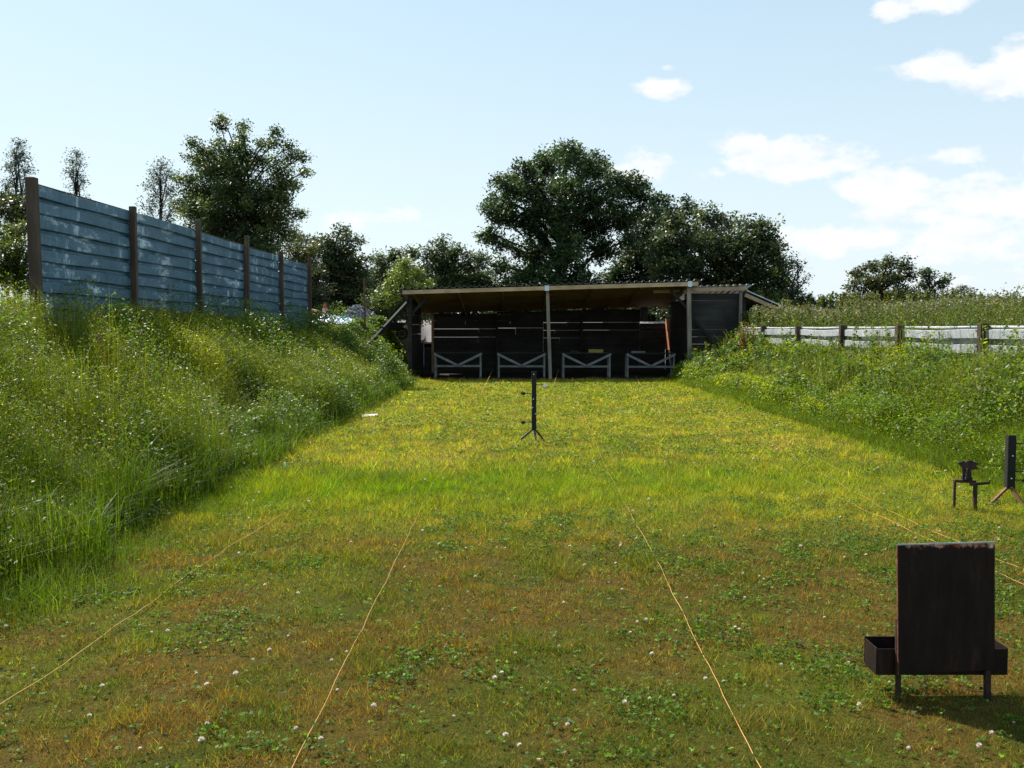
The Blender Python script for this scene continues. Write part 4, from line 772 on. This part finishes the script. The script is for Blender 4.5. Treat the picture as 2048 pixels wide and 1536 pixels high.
# broad pale leaves poking out of the right bank
def burdock(x, y, s, label):
    z = gz(x, y); rg = np.random.default_rng(int(x*77+y*13)); root = empty('broadleaf_plant', (x, y, z), label, 'plant', 'broad-leaved plants on the right bank'); 
    for k in range(7):
        a = k*.9+rg.random(); L = s*(.7+.5*rg.random()); d = Vector((math.cos(a), math.sin(a), 0)); sd = Vector((-d.y, d.x, 0)); vs = []; fs = []
        for i in range(7):
            t = i/6; c = Vector((x, y, z+.18+.15*rg.random()*0))+d*(L*t)+Vector((0, 0, L*(.7*t-.75*t*t)+.1)); w = L*.24*math.sin(math.pi*(t*.9+.08))**.8
            vs += [c-sd*w+Vector((0, 0, .02)), c, c+sd*w+Vector((0, 0, .02))]
        for i in range(6): fs += [(3*i, 3*i+1, 3*i+4, 3*i+3), (3*i+1, 3*i+2, 3*i+5, 3*i+4)]
        V_ = np.array([list(q_) for q_ in vs]); link('leaf', quads_mesh('leaf', V_, faces=np.array(fs), col=np.tile(np.array((.14, .24, .02))*(1+.3*rg.normal()), (len(V_), 1)).clip(.02, .5), smooth=True), M['leaf'], root)
for (u, v, Y, s, lab) in ((1840, 865, 12.6, .30, 'broad bright leaves low on the right bank above the knock-down target'), (1725, 850, 15, .28, 'broad yellow-green leaves low on the right bank left of centre'), (1780, 665, 16.4, .34, 'broad leaves reaching up against the pale fence between two posts'), (1500, 780, 21, .3, 'broad yellowish leaves near the lawn edge toward the shelter')):
    q = at(u, v, Y); burdock(q.x, Y, s, lab)
# ------------------------------------------------------------------ sun, sky, camera
AZ, EL = R(41), R(47)
d = Vector((math.sin(AZ)*math.cos(EL), -math.cos(AZ)*math.cos(EL), -math.sin(EL)))
sl = bpy.data.lights.new('sun', 'SUN'); sl.energy = 5.0; sl.angle = R(.53); sl.color = (1, .93, .82)
so = bpy.data.objects.new('sun', sl); COL.objects.link(so); so.rotation_euler = d.to_track_quat('-Z', 'Y').to_euler(); so.location = (-20, 20, 30)
w = bpy.data.worlds.new('World'); SC.world = w; w.use_nodes = True; T = w.node_tree; Nn = T.nodes
def nn(t, **k):
    n = Nn.new(t)
    for a, b in k.items(): setattr(n, a, b)
    return n
def mth(op, a, b=None, clamp=False):
    n = nn('ShaderNodeMath', operation=op, use_clamp=clamp)
    for i, x in enumerate((a, b)):
        if x is None: continue
        if hasattr(x, 'links'): T.links.new(x, n.inputs[i])
        else: n.inputs[i].default_value = x
    return n.outputs[0]
sky = nn('ShaderNodeTexSky', sky_type='NISHITA', sun_disc=False, sun_elevation=EL, sun_rotation=-AZ, altitude=0, air_density=1.0, dust_density=.7, ozone_density=1.2)
tc = nn('ShaderNodeTexCoord'); sp = nn('ShaderNodeSeparateXYZ'); T.links.new(tc.outputs['Generated'], sp.inputs[0])
az = mth('ARCTAN2', sp.outputs[0], sp.outputs[1]); el = mth('ARCSINE', sp.outputs[2])
cv = nn('ShaderNodeCombineXYZ'); T.links.new(mth('MULTIPLY', az, 1.0), cv.inputs[0]); T.links.new(mth('MULTIPLY', el, 1.7), cv.inputs[1])
def wnoise(scale, det, rough):
    n = nn('ShaderNodeTexNoise'); n.inputs['Scale'].default_value = scale; n.inputs['Detail'].default_value = det; n.inputs['Roughness'].default_value = rough; T.links.new(cv.outputs[0], n.inputs['Vector']); return n.outputs['Fac']
nz = wnoise(13, 8, .58); nz2 = wnoise(40, 6, .6)
tot = None
CL = [(1770, 28, 60, 22, 1), (1850, 18, 80, 22, 1), (1862, 142, 66, 24, 1), (2045, 120, 62, 46, 1.5), (2010, 160, 70, 34, 1.4), (1990, 180, 50, 22, 1.1), (1310, 187, 56, 22, 1.1), (1330, 145, 22, 8, .7), (1470, 300, 70, 26, 1.1), (1560, 322, 150, 38, 1.2), (1640, 330, 90, 32, 1.1), (1890, 318, 80, 24, 1.1), (1780, 370, 130, 38, 1.1), (1880, 390, 180, 38, 1), (2030, 400, 100, 38, 1.1), (1310, 345, 120, 38, .9), (1390, 350, 80, 28, .9), (1720, 472, 100, 32, 1.1), (1640, 480, 110, 40, .9), (1960, 480, 190, 50, .95), (1800, 430, 200, 34, .75), (2080, 300, 60, 40, .7), (720, 440, 130, 34, .75), (1850, 560, 300, 40, .5), (-300, 300, 200, 60, .8), (2500, 250, 200, 80, 1), (2900, 400, 260, 70, 1), (-900, 200, 260, 80, .9)]
for (u, v, rx, ry, amp) in CL:
    a0 = math.atan((u-1024)/F); e0 = math.atan((658-v)/F)*math.cos(a0)
    q = mth('ADD', mth('POWER', mth('ABSOLUTE', mth('MULTIPLY', mth('SUBTRACT', az, a0), F/rx)), 2.0), mth('POWER', mth('ABSOLUTE', mth('MULTIPLY', mth('SUBTRACT', el, e0), F/ry)), 2.0))
    g = mth('MULTIPLY', mth('POWER', 2.718, mth('MULTIPLY', q, -.9)), amp)
    tot = g if tot is None else mth('MAXIMUM', tot, g)
s1 = mth('ADD', mth('MULTIPLY', mth('SUBTRACT', nz, .5), 2.2), mth('MULTIPLY', mth('SUBTRACT', nz2, .5), 1.0))
dens = mth('MULTIPLY', mth('SUBTRACT', mth('ADD', tot, s1), .46), 2.3, True)
dens = mth('MULTIPLY', dens, mth('MULTIPLY', tot, 2.5, True)); dens = mth('SMOOTH_MIN', dens, 1.0)
def cmix(f, a, b, mode='MIX'):
    m = nn('ShaderNodeMix', data_type='RGBA', blend_type=mode)
    for sck, x in ((m.inputs[0], f), (m.inputs[6], a), (m.inputs[7], b)):
        if hasattr(x, 'links'): T.links.new(x, sck)
        else: sck.default_value = (*x, 1) if isinstance(x, tuple) else x
    return m.outputs[2]
hz = mth('MULTIPLY', mth('POWER', mth('SUBTRACT', 1.0, mth('MULTIPLY', mth('ABSOLUTE', el), 1.9, True)), 1.8), .88)
SKYT = (1.30, 1.38, 1.25)
c1 = cmix(1.0, sky.outputs[0], SKYT, 'MULTIPLY')
c1 = cmix(.62, c1, (4.9, 6.6, 7.8)); c2 = cmix(hz, c1, (7.3, 8.0, 8.35))
cv2 = nn('ShaderNodeVectorMath', operation='ADD'); T.links.new(cv.outputs[0], cv2.inputs[0]); cv2.inputs[1].default_value = (-.006, .02, 0)
n3 = nn('ShaderNodeTexNoise'); n3.inputs['Scale'].default_value = 13; n3.inputs['Detail'].default_value = 8; n3.inputs['Roughness'].default_value = .58; T.links.new(cv2.outputs[0], n3.inputs['Vector'])
shd = mth('ADD', mth('MULTIPLY', mth('SUBTRACT', n3.outputs['Fac'], nz), 4.0), .35, True)
c3 = cmix(dens, c2, cmix(shd, (8.7, 8.7, 8.7), (7.3, 7.7, 8.15)))
T.links.new(c3, Nn['Background'].inputs[0]); Nn['Background'].inputs[1].default_value = .07
cam = bpy.data.cameras.new('camera'); co = bpy.data.objects.new('camera', cam); COL.objects.link(co); SC.camera = co
co.location = (0, 0, EYE); co.rotation_euler = (R(90)-PITCH, 0, 0); cam.sensor_fit = 'HORIZONTAL'; cam.sensor_width = 36; cam.lens = 36*F/2048; cam.clip_end = 3000; cam.clip_start = .05
vs_ = SC.view_settings; vs_.view_transform = 'Standard'; vs_.look = 'None'; vs_.gamma = 1; vs_.exposure = .82
SC.render.engine = 'CYCLES'; SC.cycles.max_bounces = 6; SC.cycles.transparent_max_bounces = 4
